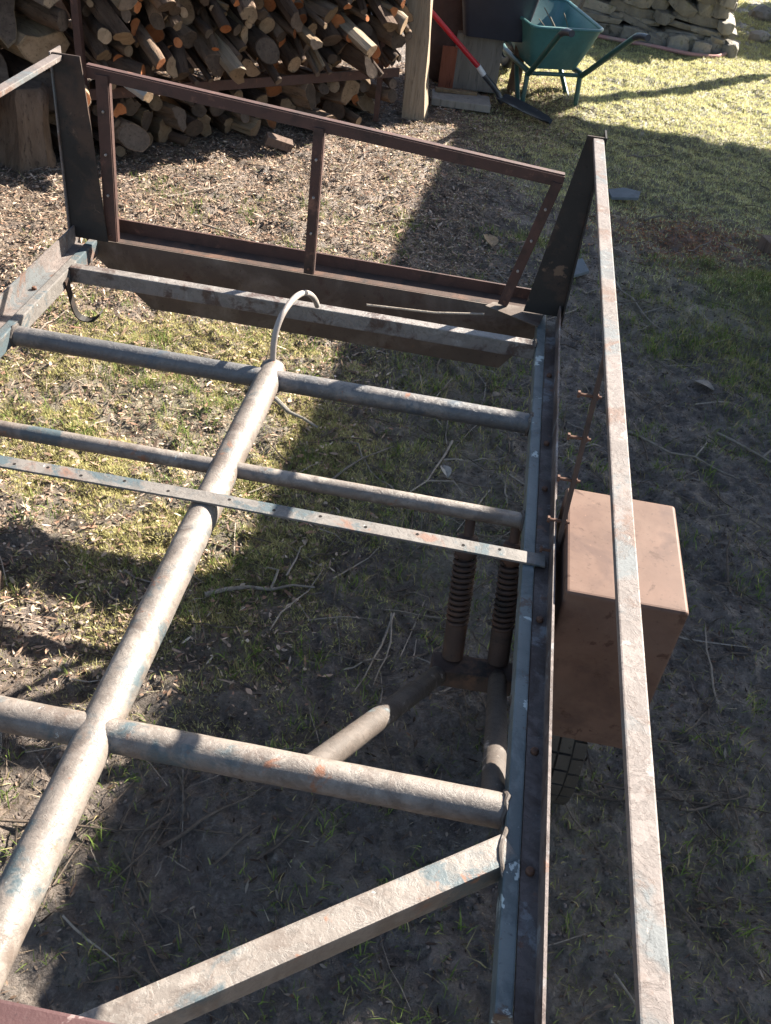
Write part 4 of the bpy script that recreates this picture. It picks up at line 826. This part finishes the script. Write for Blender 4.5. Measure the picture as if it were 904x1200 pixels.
for (a, b_, r, mt, lb) in sticks:
    n = 6; pts = []
    L = math.hypot(b_[0] - a[0], b_[1] - a[1]); px_, py_ = -(b_[1] - a[1]) / L, (b_[0] - a[0]) / L; cv = random.uniform(-.05, .05) * L * ('straight' not in lb)
    for k in range(n):
        t_ = k / (n - 1); w = math.sin(PI * t_) * cv + random.gauss(0, .016 * L * ('straight' not in lb)); x = a[0] + (b_[0] - a[0]) * t_ + px_ * w; y = a[1] + (b_[1] - a[1]) * t_ + py_ * w
        pts.append((x, y, float(gz(x, y)) + r + .008))
    r *= .8; mb = MB(); mb.tube(pts, [r * (1.15 - .75 * k / (n - 1)) for k in range(n)], 7)
    if L > .3 and 'straight' not in lb:
        k = 3; q = Vector(pts[k]); mb.tube([q, q + Vector((px_ * .05 * L * 3 + .02, py_ * .15 * L + .03, .01)), q + Vector((px_ * .28 * L, py_ * .28 * L, .006))], [r * .7, r * .5, r * .3], 5)
    tag(mb.build('stick', M[mt], smooth=True), lb, 'stick', 'sticks on the ground')
def leaf(x, y, L, rz, lb, mt):
    mb = MB(); rows = []
    for k in range(7):
        t_ = k / 6; w = math.sin(PI * min(t_ * .95 + .03, 1)) ** .8 * L * .33; rows.append([(-w, (t_ - .5) * L, .012 * math.sin(3 * t_) + .008), (0, (t_ - .5) * L, .012 * math.sin(3 * t_)), (w, (t_ - .5) * L, .012 * math.sin(3 * t_) + .009)])
    vs = [p for r in rows for p in r] + [(p[0], p[1], p[2] - .0008) for r in rows for p in r]; fs = []
    for i in range(6):
        for j in range(2): a = i * 3 + j; fs += [(a, a + 1, a + 4, a + 3), (21 + a, 21 + a + 3, 21 + a + 4, 21 + a + 1)]
        fs += [(i * 3, i * 3 + 3, 24 + i * 3, 21 + i * 3), (i * 3 + 2, 23 + i * 3, 26 + i * 3, i * 3 + 5)]
    mb.add(vs, fs); o = mb.build('dry_leaf', mt, local=True, smooth=True); o.location = (x, y, float(gz(x, y)) + .01); o.rotation_euler = (.1, .15, rz); tag(o, lb, 'leaf', 'dry leaves on the ground')
leaf(0.0, 2.49, .055, .5, 'pale dry leaf on shaded grass between the far tubes', M['board'])
leaf(0.14, 3.0, .05, 2.2, 'small dry leaf just beyond the front beam at right', M['twig'])
leaf(0.93, 3.35, .08, 1.2, 'brown dry leaf on the mud at far right', M['twig'])
leaf(0.02, 4.38, .11, .3, 'long pale leaf at the shadow edge behind the headboard', M['split'])
leaf(0.02, 3.85, .10, 1.9, 'broad grey leaf inside the shadow behind the headboard', M['board'])
leaf(1.02, 1.22, .03, .8, 'small pale leaf low on the right mud', M['board'])

# ------------------------------------------------------------------ added open roof on posts, out of view, to shade the right-hand ground
cp_ = thing('shade_carport', 'added open timber roof on posts, out of view, shading the right-hand ground', 'shade_carport', (4.3, 6.4, 0))
ca = Vector((2.26, 3.76, 2.6)); ed = Vector((0.06, 1, 0)).normalized(); ac = Vector((1, -0.06, 0)).normalized(); Lr, Wr = 5.92, 3.4
for k in range(20):
    u = (k + .5) * Lr / 20; MB().bar(ca + ed * u, ca + ed * u + ac * Wr, Lr / 20 + .004 * (-1) ** k, 0.03 + .004 * (k % 2)).build('roof_board', M['board'], cp_)
for u in (0.15, 2.9, 5.7):
    for w in (0.25, 3.2):
        q = ca + ed * u + ac * w; MB().box((q.x - .05, q.y - .05, -.05), (q.x + .05, q.y + .05, 2.44)).build('post', M['post'], cp_, bevel=.004)
for w in (0.25, 3.2): MB().bar(ca + ed * .02 + ac * w + Vector((0, 0, -.09)), ca + ed * 5.9 + ac * w + Vector((0, 0, -.09)), .08, .14).build('beam', M['post'], cp_)

# bare tree beyond the added roof: its branch shadows fall on the lawn
def bare_tree(loc, h, label, seed):
    rt = random.Random(seed); t = thing('bare_tree', label, 'tree', loc); tk = MB(); br = MB()
    def grow(mb, p, d, L, r, dep):
        n = 5; pts = [p]; dd = d.copy()
        for i in range(n):
            dd = (dd + Vector((rt.gauss(0, .10), rt.gauss(0, .10), rt.gauss(0, .08) + .04))).normalized(); pts.append(pts[-1] + dd * L / n)
        mb.tube(pts, [r * (1 - .55 * i / n) for i in range(n + 1)], 8 if dep < 2 else 5)
        if dep < 4:
            for k in range(3 if dep else 6):
                i = rt.randint(2, n); a = rt.uniform(0, 2 * PI); o_ = dd.orthogonal().normalized(); o_.rotate(Matrix.Rotation(a, 3, dd))
                grow(br, pts[i], (dd * .65 + o_ * .75).normalized(), L * rt.uniform(.5, .72), r * .5, dep + 1)
    grow(tk, Vector((0, 0, -.1)), Vector((0, 0, 1)), h * .5, .11, 0)
    tk.build('trunk', M['bark'], t, smooth=True, local=True); br.build('crown', M['bark_dark'], t, smooth=True, local=True)
bare_tree((6.3, 13.2, 0), 6.0, 'bare leafless tree beyond the added roof', 4)

def shrub(loc, rx, ry, h, label, seed):  # unseen shrubs added to throw shade on the far right lawn
    g = np.random.default_rng(seed); t = thing('shade_shrub', label, 'shrub', loc); n = 5200
    ph = g.uniform(0, 2 * PI, n); u = g.random(n) ** .5; zz = g.random(n); prof = np.sin(PI * np.clip(zz * .86 + .10, 0, 1)) ** .6 * (0.75 + .35 * vnoise(ph * 1.5, zz * 4, 1.0, 3))
    P = np.stack([np.cos(ph) * u * prof * rx, np.sin(ph) * u * prof * ry, zz * h], 1); A = g.normal(0, 1, (n, 3)); A /= np.linalg.norm(A, axis=1)[:, None]; B = np.cross(A, g.normal(0, 1, (n, 3))); B /= np.linalg.norm(B, axis=1)[:, None]
    L = g.uniform(.03, .07, n)[:, None]; V = np.stack([P - A * L, P + B * L * .45, P + A * L, P - B * L * .45], 1).reshape(-1, 3); F = np.arange(n * 4).reshape(-1, 4)
    me = bpy.data.meshes.new('crown'); fast_mesh(me, V, F); set_attr(me, 'tint', np.repeat(np.array([(0.05, 0.085, 0.03)]) * g.uniform(.6, 1.6, (n, 1)), 4, 0)); me.materials.append(M['grass'])
    o = bpy.data.objects.new('crown', me); COL.objects.link(o); o.parent = t
    MB().tube([(0, 0, -.05), (.02, 0, h * .4), (0, .03, h * .8)], [.04, .03, .012], 8).build('trunk', M['bark_dark'], t, smooth=True, local=True)
shrub((3.25, 10.75, 0), .55, .6, 1.35, 'dark evergreen shrub, out of view, added to shade the lawn right of the wall', 9)
shrub((3.6, 12.2, 0), .6, .6, 1.6, 'taller evergreen shade shrub, out of view, added behind the first', 10)
